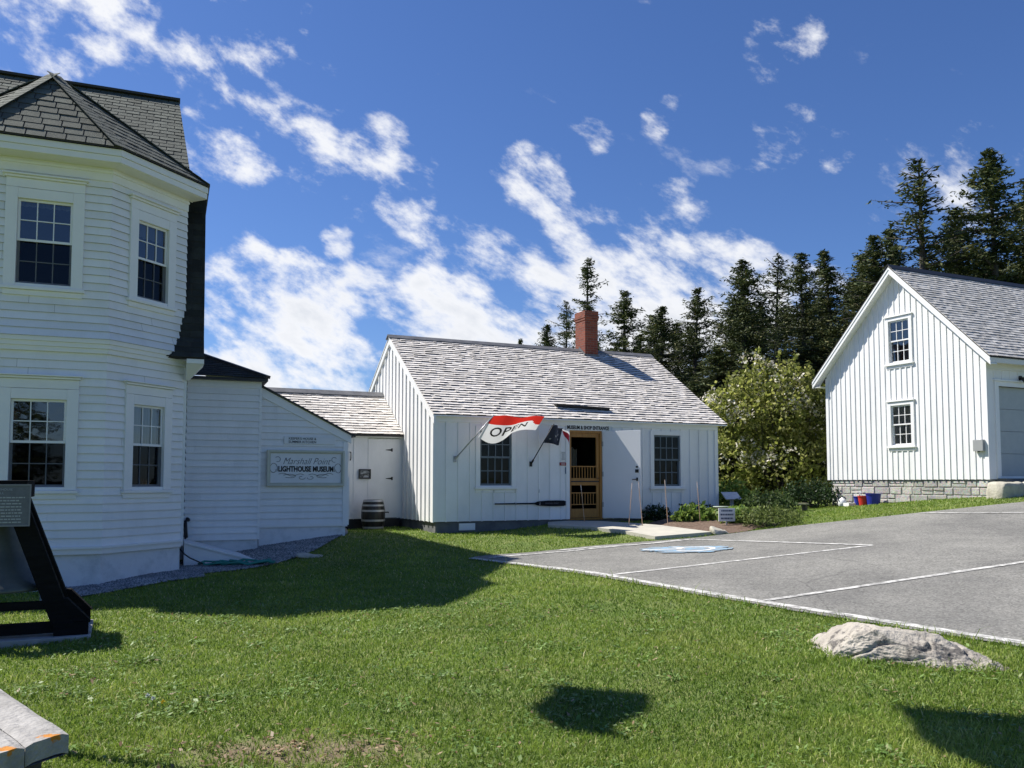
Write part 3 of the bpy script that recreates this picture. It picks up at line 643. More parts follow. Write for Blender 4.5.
# snow diverter on the roof
pa = CF.hit(556, 407, (0, -SL, 1), 2.55); pb = CF.hit(611, 412.5, (0, -SL, 1), 2.55)
mb = MB(); d = Vector((0, 1, SL)).normalized(); n_ = Vector((0, -SL, 1)).normalized(); a, b = Vector(pa), Vector(pb); b = Vector((b.x, a.y-.06, 2.55+SL*(a.y-.06)))
mb.hexa([a-d*.0, b, b+d*.13, a+d*.13, a+n_*.085, b+n_*.085, b+d*.13+n_*.02, a+d*.13+n_*.02]); mb.build('snow_guard', BLACKM, shop)
window(shop, wf, W1[0], W1[1], W1[2], W1[3], cas=.11, cols=4, rows=(2, 2), sash=SASHG, glass=GLASS2, hood=False, proud=.03, fr=.045, mun=.022)
window(shop, wf, W2[0], W2[1], W2[2], W2[3], cas=.11, cols=4, rows=(2, 2), sash=SASHG, glass=GLASS2, hood=False, proud=.03, fr=.045, mun=.022)
# doorway: pine frame and screen door
mb = MB(); a, b, z0, z1 = DH
wf.box(mb, a, a+.02, -.12, .012, 0, z1); wf.box(mb, b-.06, b, -.12, .012, 0, z1); wf.box(mb, a+.02, b-.06, -.12, .010, z1-.06, z1)
wf.box(mb, a, b, -.12, .05, -.02, .018); mb.build('door_frame', WOODV, shop, bevel=.004)
sd = MB(); a += .022; b -= .062; z0, z1 = .03, z1-.063
wf.box(sd, a, a+.045, -.06, -.02, z0, z1); wf.box(sd, b-.085, b, -.06, -.02, z0, z1); wf.box(sd, a+.045, b-.085, -.06, -.021, z1-.10, z1)
wf.box(sd, a+.045, b-.085, -.06, -.021, z0, z0+.22); wf.box(sd, a+.045, b-.085, -.06, -.021, .82, 1.0)
for zz in (1.27, .62): wf.box(sd, a+.045, b-.085, -.055, -.024, zz, zz+.03)
for k in range(1, 9):
    u = a+.045+(b-a-.13)*k/9
    wf.box(sd, u-.01, u+.01, -.05, -.03, 1.0, 1.27); wf.box(sd, u-.01, u+.01, -.05, -.03, z0+.22+.1, .62)
wf.box(sd, a+.045, b-.085, -.055, -.024, z0+.22+.09, z0+.22+.115)
sdo = sd.build('screen_door', WOODV, shop, bevel=.003)
m_ = MB(); m_.face([wf.P(a+.08, -.052, z0+.2), wf.P(b-.08, -.052, z0+.2), wf.P(b-.08, -.052, z1-.09), wf.P(a+.08, -.052, z1-.09)])
gm = glass_mat('insect_screen', (.45, .45, .42), .02); m_.build('screen', gm, sdo)
hm = MB(); hm.tube([(b-.04, .03, 1.0), (b-.04, -.04, 1.0), (b-.11, -.04, 1.0)], .01, 6); hm.build('handle', BLACKM, sdo)
lb = MB(); wf.box(lb, a+.03, b-.01, -.018, -.012, .90, .93); lb.build('push_bar', BLACKM, sdo)
im = MB(); ua, ub, zz0, zz1 = DH
q = [(ua, zz0), (ub, zz0), (ub, zz1), (ua, zz1)]
for i in range(4): im.face([wf.P(q[i][0], -.125, q[i][1]), wf.P(q[(i+1) % 4][0], -.125, q[(i+1) % 4][1]), wf.P(q[(i+1) % 4][0], -1.6, q[(i+1) % 4][1]), wf.P(q[i][0], -1.6, q[i][1])])
im.face([wf.P(u, -1.6, z) for u, z in q]); im.build('hall_behind_door', mat('hall_wall', (.10, .10, .07), (.06, .06, .045), .9, 1.5), shop)
cu = MB()
for i in range(14):
    f0, f1 = [(3.62+.028*k, .5+.03*math.sin(k*1.9)) for k in (i, i+1)]
    cu.face([(f0[0], f0[1], 1.3), (f1[0], f1[1], 1.3), (f1[0], f1[1], 1.75+.03*math.sin(i)), (f0[0], f0[1], 1.75+.03*math.sin(i))])
cu.build('inner_curtain', mat('pale_curtain', (.5, .5, .46), rough=.9), shop)
# casing round the door, open white door
cb = MB(); wf.box(cb, 4.425, 4.53, 0, .03, 0, 2.27); wf.box(cb, 3.40, 3.497, 0, .026, 0, 2.27); wf.box(cb, 3.40, 4.53, 0, .025, 2.175, 2.278); cb.build('door_casing', TRIM, shop)
A = R(-55); dc, ds = math.cos(A), math.sin(A)
def DP(u, o, z): return (4.44+u*dc+o*ds, -.03+u*ds-o*dc, z)
def dbox(mb, u0, u1, o0, o1, z0, z1): mb.hexa([DP(u0,o1,z0), DP(u1,o1,z0), DP(u1,o0,z0), DP(u0,o0,z0), DP(u0,o1,z1), DP(u1,o1,z1), DP(u1,o0,z1), DP(u0,o0,z1)])
mb = MB(); dbox(mb, 0, 1.0, -.022, .022, .02, 2.16); od = mb.build('open_door', mat('white_door_paint', (.80, .81, .82), (.78, .79, .80), .4, 2), shop, bevel=.004); od['label'] = 'plain white outer door standing open'
for z in (.35, 1.1, 1.85): mb = MB(); dbox(mb, -.012, .02, .022, .032, z-.06, z+.06); mb.build('hinge', GALV, od)
mb = MB(); dbox(mb, .86, .95, .022, .032, 1.13, 1.21); mb.build('keypad', BLACKM, od); mb = MB(); dbox(mb, .88, .93, .022, .034, 1.25, 1.29); mb.build('lock', BLACKM, od); mb = MB(); dbox(mb, .89, .93, .022, .04, .93, 1.01); mb.tube([DP(.91, .03, .97), DP(.91, .07, .97), DP(.80, .075, .965)], .012, 8); mb.build('handle', BLACKM, od)
# lettering over the door
h = CF.fy(585, 426.5, -.03)
lettering(lambda x, y, d: (4.02+x, -.033-d, 2.235+y), 'MUSEUM & SHOP ENTRANCE', .125, INK, shop, sx=.72, offset=.004, spacing=1.02)
# notices by the door
def card(name, label, px, py, wpx, hpx, m, lines=0, ink=INK, cat='notice'):
    h = CF.fy(px, py, -.012); s = 1/42.; r_ = thing(name, label, cat, CF.w((h[0], -.013, h[2])), CF.yaw)
    mb = MB(); mb.box(-wpx*s/2, wpx*s/2, -.012, -.002, -hpx*s/2, hpx*s/2); mb.build('panel', m, r_)
    if lines:
        mb = MB()
        for k in range(lines):
            z = hpx*s/2-(k+.8)*hpx*s/(lines+.6); ww = wpx*s*.38*random.uniform(.6, 1); mb.box(-ww, ww, -.0135, -.0125, z-.012, z+.012)
        mb.build('text_lines', ink, r_)
    return r_
card('paper_notice', 'white paper notice pinned to the boards left of the shop door', 563, 456, 5.5, 9.5, mat('notice_paper', (.7, .7, .69)), 4, mat('faint_ink', (.3, .3, .3)))
card('red_notice', 'small red plate under the paper notice by the shop door', 563, 464, 8, 3.2, mat('red_plate', (.28, .03, .03)), 1, mat('white_ink', (.6, .5, .5)))
card('blue_notice', 'tiny blue plate below the red plate beside the door frame', 566, 470.5, 2, 6.6, mat('blue_plate', (.05, .11, .19)), 0)
# oar
pa, pb = CF.fy(495, 504, -.05), CF.fy(565.5, 504, -.05); oar = thing('wall_oar', 'long black oar hung flat under the shop window', 'oar', CF.w(pa), CF.yaw); Lo = pb[0]-pa[0]
mb = MB(); mb.tube([(0, 0, -.0), (.04, 0, 0), (.5*Lo, 0, 0), (.62*Lo, 0, 0)], [.016, .015, .018, .020], 8); mb.build('shaft', mat('black_oar_paint', (.008, .008, .010), rough=.6, spec=.15), oar, smooth=True)
mb = MB(); pr = [(.56, .02), (.6, .05), (.66, .058), (.75, .068), (.88, .070), (.97, .066), (1.0, .05)]
for (u0, h0), (u1, h1) in zip(pr, pr[1:]): mb.hexa([(u0*Lo, -.012, -h0), (u1*Lo, -.012, -h1), (u1*Lo, .012, -h1), (u0*Lo, .012, -h0), (u0*Lo, -.012, h0), (u1*Lo, -.012, h1), (u1*Lo, .012, h1), (u0*Lo, .012, h0)])
mb.build('blade', mat('black_blade', (.008, .008, .012), rough=.6, spec=.15), oar)
lettering(lambda x, y, d: (.80*Lo+x, -.013-d, y), 'MARSHALL POINT', .045, mat('grey_paint', (.12, .12, .14)), oar, sx=1.0)
mb = MB()
for u in (.28, .62): mb.tube([(u*Lo, .04, .03), (u*Lo, -.035, -.035), (u*Lo, -.035, .03)], .008, 6); mb.tube([(u*Lo, .045, .28), (u*Lo, 0, .26), (u*Lo, 0, .34)], .006, 6)
mb.build('hooks', GALV, oar)

# ------------------------------------------------------------------ flags
def flag_surface(c, wave):
    c = [Vector(p) for p in c]
    def S(u, v):  # u along fly, v 0 bottom - 1 top
        p = c[0].lerp(c[1], u).lerp(c[3].lerp(c[2], u), v); return p+Vector(wave(u, v))
    return S
fb0 = CF.fy(455, 459, -.02); ft = CF.fy(494, 415, -.95)
flag = thing('open_flag', 'red and white waving flag lettered OPEN on an angled pole', 'flag', CF.w(fb0), CF.yaw)
def rel(p): return (p[0]-fb0[0], p[1]-fb0[1], p[2]-fb0[2])
mb = MB(); mb.tube([(0, 0, 0), rel(ft)], [.016, .013], 8); mb.build('pole', mat('silver_pole', (.45, .46, .47), rough=.35, metal=.5), flag, smooth=True)
mb = MB(); mb.box(-.03, .03, -.01, .02, -.07, .07); mb.tube([(0, 0, 0), tuple(.09*v for v in rel(ft))], .022, 8); mb.build('bracket', GALV, flag)
cor = [rel(CF.fy(478, 437, -.6)), rel(CF.fy(536, 430, -.72)), rel(CF.fy(544, 417, -.95)), rel(CF.fy(493, 416, -.93))]
S = flag_surface(cor, lambda u, v: (.02*math.sin(u*7)*u, .055*math.sin(u*8.5+.9*v)*min(1, u*3), (1-v)*(-.19*math.sin(math.pi*u/.56) if u < .56 else .04*math.sin(math.pi*(u-.56)/.44))+.03*v*math.sin(u*9)*min(1, u*4)))
fabr = mat('white_flag_cloth', (.80, .80, .80), rough=.8, trans=.35); fabrd = mat('red_flag_cloth', (.62, .03, .02), rough=.8, trans=.35)
mb = MB(); NU, NV = 44, 20
for i in range(NU):
    for j in range(NV):
        q = [(i/NU, j/NV), ((i+1)/NU, j/NV), ((i+1)/NU, (j+1)/NV), (i/NU, (j+1)/NV)]; um, vm = (i+.5)/NU, (j+.5)/NV
        mb.face([S(*p) for p in q], 1 if (vm > .66-.10*max(0, um-.6) or (um > .86 and vm > .38 and um-.86 > (.62-vm)*.35)) else 0)
fo = mb.build('cloth', [fabr, fabrd], flag, smooth=True)
V, Fc = text_mesh('OPEN', 1., offset=.012, extr=0, spacing=1.05)
import bmesh
bm = bmesh.new(); vs = [bm.verts.new(v) for v in V]
for f_ in Fc:
    try: bm.faces.new([vs[i] for i in f_])
    except ValueError: pass
bmesh.ops.triangulate(bm, faces=bm.faces[:])
for _ in range(2): bmesh.ops.subdivide_edges(bm, edges=[e for e in bm.edges if e.calc_length() > .12], cuts=1)
bmesh.ops.triangulate(bm, faces=bm.faces[:])
bm.verts.ensure_lookup_table(); xs = [v.co.x for v in bm.verts]; xm = max(xs)
for s in (1,):
    mb = MB(); mb.v = []
    for v in bm.verts:
        u = .45+v.co.x/(2*xm)*.66; vv = .38+v.co.y*.46+.06*u; e = 1e-3
        n_ = (S(u+e, vv)-S(u-e, vv)).cross(S(u, vv+e)-S(u, vv-e)).normalized()
        if n_.y > 0: n_ = -n_
        mb.v.append(tuple(S(u, vv)+n_*.018))
    mb.f = [tuple(v.index for v in f_.verts) for f_ in bm.faces]; mb.m = [0]*len(mb.f); mb.r = [.5]*len(mb.f); mb.build('lettering', INK, fo)
bm.free()
fb0 = CF.fy(531, 464, -.02); ft = CF.fy(554, 424, -.75)
flag2 = thing('navy_flag', 'dark navy and red flag hanging furled from a short black pole near the door', 'flag', CF.w(fb0), CF.yaw)
mb = MB(); mb.tube([(0, 0, 0), rel(ft)], [.014, .011], 8); mb.build('pole', BLACKM, flag2, smooth=True)
mb = MB(); mb.tube([(0, 0, 0), tuple(.1*v for v in rel(ft))], .025, 8); mb.box(-.03, .03, -.01, .02, -.06, .06); mb.build('bracket', BLACKM, flag2)
cor = [rel(CF.fy(544, 443, -.45)), rel(CF.fy(560, 445, -.40)), rel(CF.fy(562, 428, -.6)), rel(CF.fy(553, 425, -.73))]
S = flag_surface(cor, lambda u, v: (0, .06*math.sin(u*8+v*2), .015*math.sin(u*6)))
navy = mat('navy_flag_cloth', (.022, .028, .05), rough=.8, trans=.15)
mb = MB()
for i in range(14):
    for j in range(14): mb.face([S(i/14, j/14), S((i+1)/14, j/14), S((i+1)/14, (j+1)/14), S(i/14, (j+1)/14)])
cl = mb.build('cloth', navy, flag2, smooth=True)
mb = MB()
for (u, v, r_) in ((.55, .72, .05), (.75, .62, .045), (.5, .45, .04), (.8, .35, .04), (.3, .25, .035)):
    p = S(u, v); e = 1e-3; a_ = (S(u+e, v)-S(u-e, v)).normalized(); b_ = (S(u, v+e)-S(u, v-e)).normalized(); n_ = a_.cross(b_)
    if n_.y > 0: n_ = -n_
    mb.face([p+n_*.012+(a_*math.cos(R(90+36*k))+b_*math.sin(R(90+36*k)))*(r_ if k % 2 == 0 else r_*.42) for k in range(10)])
mb.build('stars', mat('grey_star', (.35, .36, .4), rough=.8), cl)
cor = [rel(CF.fy(563, 432, -.55)), rel(CF.fy(569.5, 445, -.42)), rel(CF.fy(570, 433, -.45)), rel(CF.fy(561, 428, -.6))]
S = flag_surface(cor, lambda u, v: (0, .04*math.sin(u*7), 0))
mb = MB()
for i in range(10):
    for j in range(5): mb.face([S(i/10, j/5), S((i+1)/10, j/5), S((i+1)/10, (j+1)/5), S(i/10, (j+1)/5)], 1 if j == 4 else 0)
mb.build('striped_fly', [mat('maroon_flag_cloth', (.22, .012, .025), rough=.8, trans=.2), fabr], flag2, smooth=True)

# ================================================================== BARN
barn = thing('white_barn', 'white board-and-batten barn with steep gable, stone foundation and garage door', 'barn', BF.o, BF.yaw)
BWd, BLn, BZ, BS = 5.10, 9.5, 3.0, .99
wg = WF(0, BWd, -90); wf = WF(0, 0, 0)
topb = lambda u: BZ+.12+BS*min(u, BWd-u)
U = lambda y: BWd-y
H = [(U(2.80), U(2.15), 3.17, 4.31), (U(2.79), U(2.15), .93, 2.00)]
mb = MB(); batten(mb, wg, 0, BWd, 0, topb, .175, H, bw=.04, bt=.020, extra_cuts=(BWd/2,)); wg.box(mb, BWd-.08, BWd+.03, 0, .0235, -.006, 3.0); wg.box(mb, -.02, .08, 0, .0235, -.006, 3.0); mb.build('wall', WHITE, barn)
GD = (.42, 3.0, .08, 2.28)
mb = MB(); batten(mb, wf, 0, BLn, 0, const(3.05), .3, [GD], bw=.03, bt=.01); mb.build('wall', WHITE, barn)
mb = MB(); wb_ = WF(BLn, BWd, 180); batten(mb, wb_, 0, BLn, 0, const(2.85), .3); w4 = WF(BLn, 0, 90); batten(mb, w4, 0, BWd, 0, topb, .3, extra_cuts=(BWd/2,)); mb.build('wall', WHITE, barn)
for hh in H: window(barn, wg, hh[0], hh[1], hh[2], hh[3], cas=.10, cols=3, rows=(2, 2), hood=True, proud=.04, fr=.035, mun=.016, curtain=[(hh[0], hh[0]+.28, hh[2], hh[3], CURT), (hh[1]-.28, hh[1], hh[2], hh[3], CURT)])
mb = MB(); wf.box(mb, GD[0]-.14, GD[0]-.0, 0, .03, .0, 2.40); wf.box(mb, GD[0], GD[1], 0, .028, 2.28, 2.40); wf.box(mb, GD[1], GD[1]+.14, 0, .03, 0, 2.4); wf.box(mb, GD[0]-.18, GD[1]+.18, 0, .06, 2.403, 2.44); mb.build('door_casing', TRIM, barn)
mb = MB()
for k in range(4): wf.box(mb, GD[0], GD[1], -.12, -.08, GD[2]+k*.55+.004, GD[2]+(k+1)*.55-.004)
mb.build('garage_door', mat('pale_grey_door', (.42, .45, .45), (.38, .41, .42), .5), barn)
mb = MB(); wf.box(mb, GD[0]-.14, GD[1]+.2, -.12, .25, -.25, .02); mb.build('door_sill', GREYC, barn)
mb = MB(); wf.box(mb, .0, BLn, .0, .27, 2.83, 2.86); wf.box(mb, -.2, BLn, .27, .29, 2.80, 2.92); wf.box(mb, 0, BLn, 0, .03, 2.68, 2.83); mb.build('eave_trim', mat('grey_white_trim', (.7, .7, .68)), barn)
oh = .31; ox = -.25; zt0 = 3.26; ZR = zt0+BS*(BWd/2)
roofz = lambda y: zt0+BS*min(y, BWd-y)
tb = MB()
for s in (0, 1):
    ya = -oh if s == 0 else BWd+oh; ym = BWd/2
    for (xa, xb, d0, d1) in ((ox, ox+.03, -.22, -.04), (ox-.015, ox, -.10, -.035)):
        tb.hexa([(xa, ya, roofz(ya)+d0), (xa, ym, ZR+d0), (xb, ym, ZR+d0), (xb, ya, roofz(ya)+d0), (xa, ya, roofz(ya)+d1), (xa, ym, ZR+d1), (xb, ym, ZR+d1), (xb, ya, roofz(ya)+d1)])
    tb.hexa([(ox+.031, ya, roofz(ya)-.20), (ox+.031, ym, ZR-.20), (0, ym, ZR-.20), (0, ya, roofz(ya)-.20), (ox+.031, ya, roofz(ya)-.18), (ox+.031, ym, ZR-.18), (0, ym, ZR-.18), (0, ya, roofz(ya)-.18)])
tb.box(ox+.03, BLn, BWd+.02, BWd+oh-.01, roofz(-oh)-.05-.16, roofz(-oh)-.035-.16)
tb.build('rake_board', TRIM, barn)
rb = MB(); up = Vector((0, BWd/2+oh, BS*(BWd/2+oh))); o_ = (ox-.02, -oh, roofz(-oh))
shingles(rb, o_, (1, 0, 0), up, const(0), const(BLn+.5), up.length, .125, (.09, .22), .017, jit=.008)
rb.face([(ox-.02, BWd/2, ZR), (BLn+.23, BWd/2, ZR), (BLn+.23, BWd+oh, roofz(-oh)), (ox-.02, BWd+oh, roofz(-oh))], 1)
for (ya, yb) in ((-oh, BWd/2), (BWd+oh, BWd/2)): slab(rb, [(ox-.019, ya, roofz(ya)-.03), (BLn+.22, ya, roofz(ya)-.03), (BLn+.22, yb, ZR-.03), (ox-.019, yb, ZR-.03)], (0, 0, 1), .026, 1)
rb.build('roof', [CEDAR2, UNDER], barn)
rb = MB()
for s in (-1, 1): rb.hexa([(ox-.03, BWd/2, ZR+.015), (BLn+.24, BWd/2, ZR+.015), (BLn+.24, BWd/2+s*.14, ZR+.015-.14*BS), (ox-.03, BWd/2+s*.14, ZR+.015-.14*BS), (ox-.03, BWd/2, ZR+.05), (BLn+.24, BWd/2, ZR+.05), (BLn+.24, BWd/2+s*.14, ZR+.05-.14*BS), (ox-.03, BWd/2+s*.14, ZR+.05-.14*BS)])
rb.build('ridge_board', BLACKM, barn)
# stone foundation: individual stones in mortar
fb = MB(); fb.box(.05, BLn-.05, .04, BWd-.06, -1.1, -.012); fo = fb.build('foundation', mat('mortar', (.38, .37, .34), (.30, .29, .27), .9, 8, 5, .4), barn)
st = MB(); wg2 = WF(.05, BWd-.06, -90); z = -1.05
row = 0
while z < -.03:
    hh = min(random.uniform(.17, .26), -.02-z); u = 0.01
    if -.02-z-hh < .1: hh = -.02-z
    while u < BWd-.12:
        ww = random.uniform(.22, .58); u2 = min(u+ww, BWd-.1); split = random.random() < .3 and hh > .18
        for (za, zb) in (((z, z+hh*.5), (z+hh*.5, z+hh)) if split else ((z, z+hh),)):
            g_ = .010; o1 = random.uniform(.012, .028); jj = lambda: random.uniform(-.014, .014)
            p = [(u+g_, za+g_), (u2-g_, za+g_), (u2-g_, zb-g_), (u+g_, zb-g_)]; pj = [(a+jj()*.5, b+jj()*.5) for a, b in p]
            base = [wg2.P(a, 0, b) for a, b in pj]; mid = [wg2.P(a+(.012 if k in (0, 3) else -.012), o1, b+(.012 if k < 2 else -.012)) for k, (a, b) in enumerate(pj)]
            rr = random.random(); st.face(mid, 0, rr)
            for k in range(4): st.face([base[k], base[(k+1) % 4], mid[(k+1) % 4], mid[k]], 0, rr)
        u = u2
    z += hh
st.build('stones', GRAN, fo)
mb = MB(); h0, h1 = BF.hit(975, 440, (1, 0, 0), -.02), BF.hit(985.5, 451, (1, 0, 0), -.02)
bx_ = MB(); bx_.box(-.11, -.024, h1[1], h0[1], h1[2], h0[2]); bo = bx_.build('meter_box', mat('grey_box_paint', (.30, .31, .31), rough=.5), None, bevel=.008); bo.location = tuple(BF.o); bo.rotation_euler = (0, 0, BF.yaw); tag(bo, 'flat grey utility box on the lower right of the barn gable', 'utility box')
mb = MB(); mb.tube([(-.06, h1[1]+.15, h1[2]-.02), (-.06, h1[1]+.15, h1[2]+.01)], .03, 10); o = mb.build('conduit', BLACKM, bo)
h = BF.fy(1021.5, 378, -.05); fl_ = thing('wall_lamp', 'small black floodlight on the barn front over the garage door', 'lamp', BF.w((h[0], -.02, h[2])), BF.yaw)
mb = MB(); mb.tube([(0, .02, 0), (0, -.02, 0)], .06, 12); mb.build('base', BLACKM, fl_)
mb = MB(); mb.tube([(0, -.03, 0), (-.02, -.09, -.03), (-.03, -.17, -.08)], [.025, .05, .075], 12); mb.build('shade', BLACKM, fl_)

# granite blocks beside the barn
def rough_block(name, label, cat, loc, yaw, size, m, group=None, seed=0, amp=.03):
    bm = bmesh.new(); bmesh.ops.create_cube(bm, size=1.)
    bmesh.ops.subdivide_edges(bm, edges=bm.edges[:], cuts=7, use_grid_fill=True)
    for v in bm.verts:
        p = v.co.copy(); q = Vector((p.x*size[0], p.y*size[1], p.z*size[2]))
        rr = max(0, (Vector((abs(p.x), abs(p.y), abs(p.z))).length-.55))
        q *= 1-rr*.45
        q += Vector((mnoise.noise(q*2.3+Vector((seed, 0, 0))), mnoise.noise(q*2.3+Vector((0, seed, 9))), mnoise.noise(q*2.3+Vector((5, 0, seed)))))*amp*1.6+Vector((mnoise.noise(q*9+Vector((seed, 1, 0))), mnoise.noise(q*9), mnoise.noise(q*9+Vector((3, 0, 2)))))*amp*.5
        v.co = q
    me = bpy.data.meshes.new(name); bm.to_mesh(me); bm.free(); me.materials.append(m)
    for p in me.polygons: p.use_smooth = True
    o = bpy.data.objects.new(name, me); COL.objects.link(o); o.location = loc; o.rotation_euler = (0, 0, yaw); return tag(o, label, cat, group)
p = BF.fy(1006, 489, -.55); p = BF.w(p); rough_block('granite_block', 'long pale granite block beside the barn corner', 'stone block', (p[0], p[1], p[2]-.08), BF.yaw, (.84, .5, .52), GRANP, 'granite blocks', 3)
p = BF.fy(1036, 489, -.6); p = BF.w(p); rough_block('granite_block', 'pale granite block at the right edge, second from the barn corner', 'stone block', (p[0], p[1], p[2]-.08), BF.yaw+.05, (.75, .5, .5), GRANP, 'granite blocks', 8)

# toys and tubs along the stone foundation
def on_barn(px, py, d): 
    h = BF.hit(px, py, (1, 0, 0), -d); p = BF.w(h); return (p[0], p[1], gz(p[0], p[1]))
def tub(name, label, loc, r0, r1, h, m, cat, handle=True, sq=1.):
    t = thing(name, label, cat, loc, .3); mb = MB(); mb.lathe([(0, .004), (r0, .004), (r1, h), (r1+.012, h), (r1+.012, h-.02), (r1-.004, h-.02), (r0-.01, .02), (0, .02)], 20)
    mb.build('body', m, t, smooth=False)
    if handle:
        mb = MB(); mb.tube([(r1*math.cos(a), .02, h-.02+.12*math.sin(a)) for a in np.linspace(0, math.pi, 12)], .006, 5); mb.build('handle', TRIM, t)
    return t
RED = mat('red_plastic', (.55, .035, .03), rough=.4); BLUE = mat('blue_plastic', (.02, .03, .30), rough=.4)
l1 = on_barn(864, 503, .38); tub('red_bucket', 'red plastic bucket between two blue tubs by the barn foundation', l1, .12, .16, .27, RED, 'bucket')
l2 = on_barn(873.5, 503, .30); tub('blue_tub', 'larger blue plastic tub right of the red bucket', l2, .16, .20, .31, BLUE, 'tub', False)
l3 = on_barn(859, 501, .25); tub('blue_pail', 'small blue pail half behind the red bucket', l3, .11, .14, .26, BLUE, 'bucket')
l4 = on_barn(842.5, 504, .3); t = thing('white_jug', 'white plastic jug lying by the barn foundation left of the buckets', 'jug', l4, .4)
mb = MB(); mb.lathe([(0, 0), (.10, .0), (.115, .03), (.115, .16), (.07, .22), (.03, .24), (.03, .28), (0, .28)], 18); mb.build('body', SIGNW, t, smooth=True)
mb = MB(); mb.lathe([(.034, .27), (.034, .30), (0, .30)], 12); mb.build('cap', BLACKM, t)
l5 = on_barn(849.5, 505, .4); t = thing('white_tray', 'low white tray on the grass beside the white jug', 'tray', l5, BF.yaw+1.2)
mb = MB(); mb.box(-.17, .17, -.1, .1, 0, .02); mb.box(-.17, .17, -.1, -.085, .02, .1); mb.box(-.17, .17, .085, .1, .02, .1); mb.box(-.17, -.155, -.085, .085, .02, .1); mb.box(.155, .17, -.085, .085, .02, .1); mb.build('tray_body', SIGNW, t)

exec_marker = 0
# ================================================================== GROUND, PARKING LOT, WALK, BED
def spaced(a, b, step, far, fstep0):
    xs = list(np.arange(a, b+1e-6, step)); d = fstep0; x = b
    while x < far: x += d; xs.append(x); d *= 1.35
    d = fstep0; x = a
    while x > -far: x -= d; xs.insert(0, x); d *= 1.35
    return np.array(xs)
gx = spaced(-14, 22, .25, 700, .4); gy = spaced(-3, 34, .25, 700, .4)
GX, GY = np.meshgrid(gx, gy); P2 = np.c_[GX.ravel(), GY.ravel()]; Z = ground_np(P2); nx, ny = len(gx), len(gy)
idx = np.arange(nx*ny).reshape(ny, nx); fc = np.c_[idx[:-1, :-1].ravel(), idx[:-1, 1:].ravel(), idx[1:, 1:].ravel(), idx[1:, :-1].ravel()]
bare = [(on_ground(300, 752)[:2], .75, .28), (on_ground(880, 640)[:2], .5, .3), (on_ground(640, 592)[:2], .5, .2)]
def ground_extra(nt, tc, out):
    N, L = nt.nodes, nt.links
    for (c, a, b) in bare[:1]:
        mp = N.new('ShaderNodeMapping'); mp.vector_type = 'TEXTURE'; mp.inputs['Location'].default_value = (c[0], c[1], 0); mp.inputs['Scale'].default_value = (a, b, 50)
        L.new(tc.outputs['Object'], mp.inputs['Vector']); ln = N.new('ShaderNodeVectorMath'); ln.operation = 'LENGTH'; L.new(mp.outputs[0], ln.inputs[0])
        nz = N.new('ShaderNodeTexNoise'); nz.inputs['Scale'].default_value = 6; L.new(tc.outputs['Object'], nz.inputs['Vector'])
        ad = N.new('ShaderNodeMath'); L.new(ln.outputs['Value'], ad.inputs[0]); L.new(nz.outputs['Fac'], ad.inputs[1])
        mr = N.new('ShaderNodeMapRange'); mr.inputs[1].default_value = 1.0; mr.inputs[2].default_value = 1.7; L.new(ad.outputs[0], mr.inputs[0])
        mx = N.new('ShaderNodeMix'); mx.data_type = 'RGBA'; mx.inputs['A'].default_value = (.17, .135, .08, 1); L.new(mr.outputs[0], mx.inputs['Factor']); L.new(out, mx.inputs['B']); out = mx.outputs['Result']
    return out
GSOIL = mat('turf_soil', (.10, .155, .026), (.16, .19, .05), .95, 2.2, 8, .6, 60, extra=ground_extra)
structure(np_mesh('ground', np.c_[P2, Z], fc, GSOIL, smooth=True))

low_px = [(474, 560), (520, 566), (570, 573), (612, 580), (690, 594), (770, 608), (850, 621), (930, 634), (1010, 646), (1130, 664)]
up_px = [(474, 557.5), (545, 551.5), (640, 542.5), (712, 536.5), (752, 531.5), (800, 526), (880, 517.5), (960, 509), (1024, 502.5), (1130, 491)]
lowW = [on_ground(*p)[:2] for p in low_px]; upW = [on_ground(*p)[:2] for p in up_px]
lowW.append(lowW[-1]+(lowW[-1]-lowW[-2])/np.linalg.norm(lowW[-1]-lowW[-2])*9); upW.append(upW[-1]+(upW[-1]-upW[-2])/np.linalg.norm(upW[-1]-upW[-2])*3)
LOTPOLY = np.array(lowW+upW[::-1])
def resample(pl, n):
    pl = np.array(pl); d = np.r_[0, np.cumsum(np.linalg.norm(np.diff(pl, axis=0), axis=1))]; t = np.linspace(0, d[-1], n); return np.c_[np.interp(t, d, pl[:, 0]), np.interp(t, d, pl[:, 1])]
la, ua = resample(lowW, 110), resample(upW, 110)
la = la+rng.normal(0, .018, la.shape); M_ = 40
G = np.stack([la+(ua-la)*(k/M_) for k in range(M_+1)], 0); z = ground_np(G.reshape(-1, 2))+.016
idx = np.arange(110*(M_+1)).reshape(M_+1, 110); fc = np.c_[idx[:-1, :-1].ravel(), idx[:-1, 1:].ravel(), idx[1:, 1:].ravel(), idx[1:, :-1].ravel()]
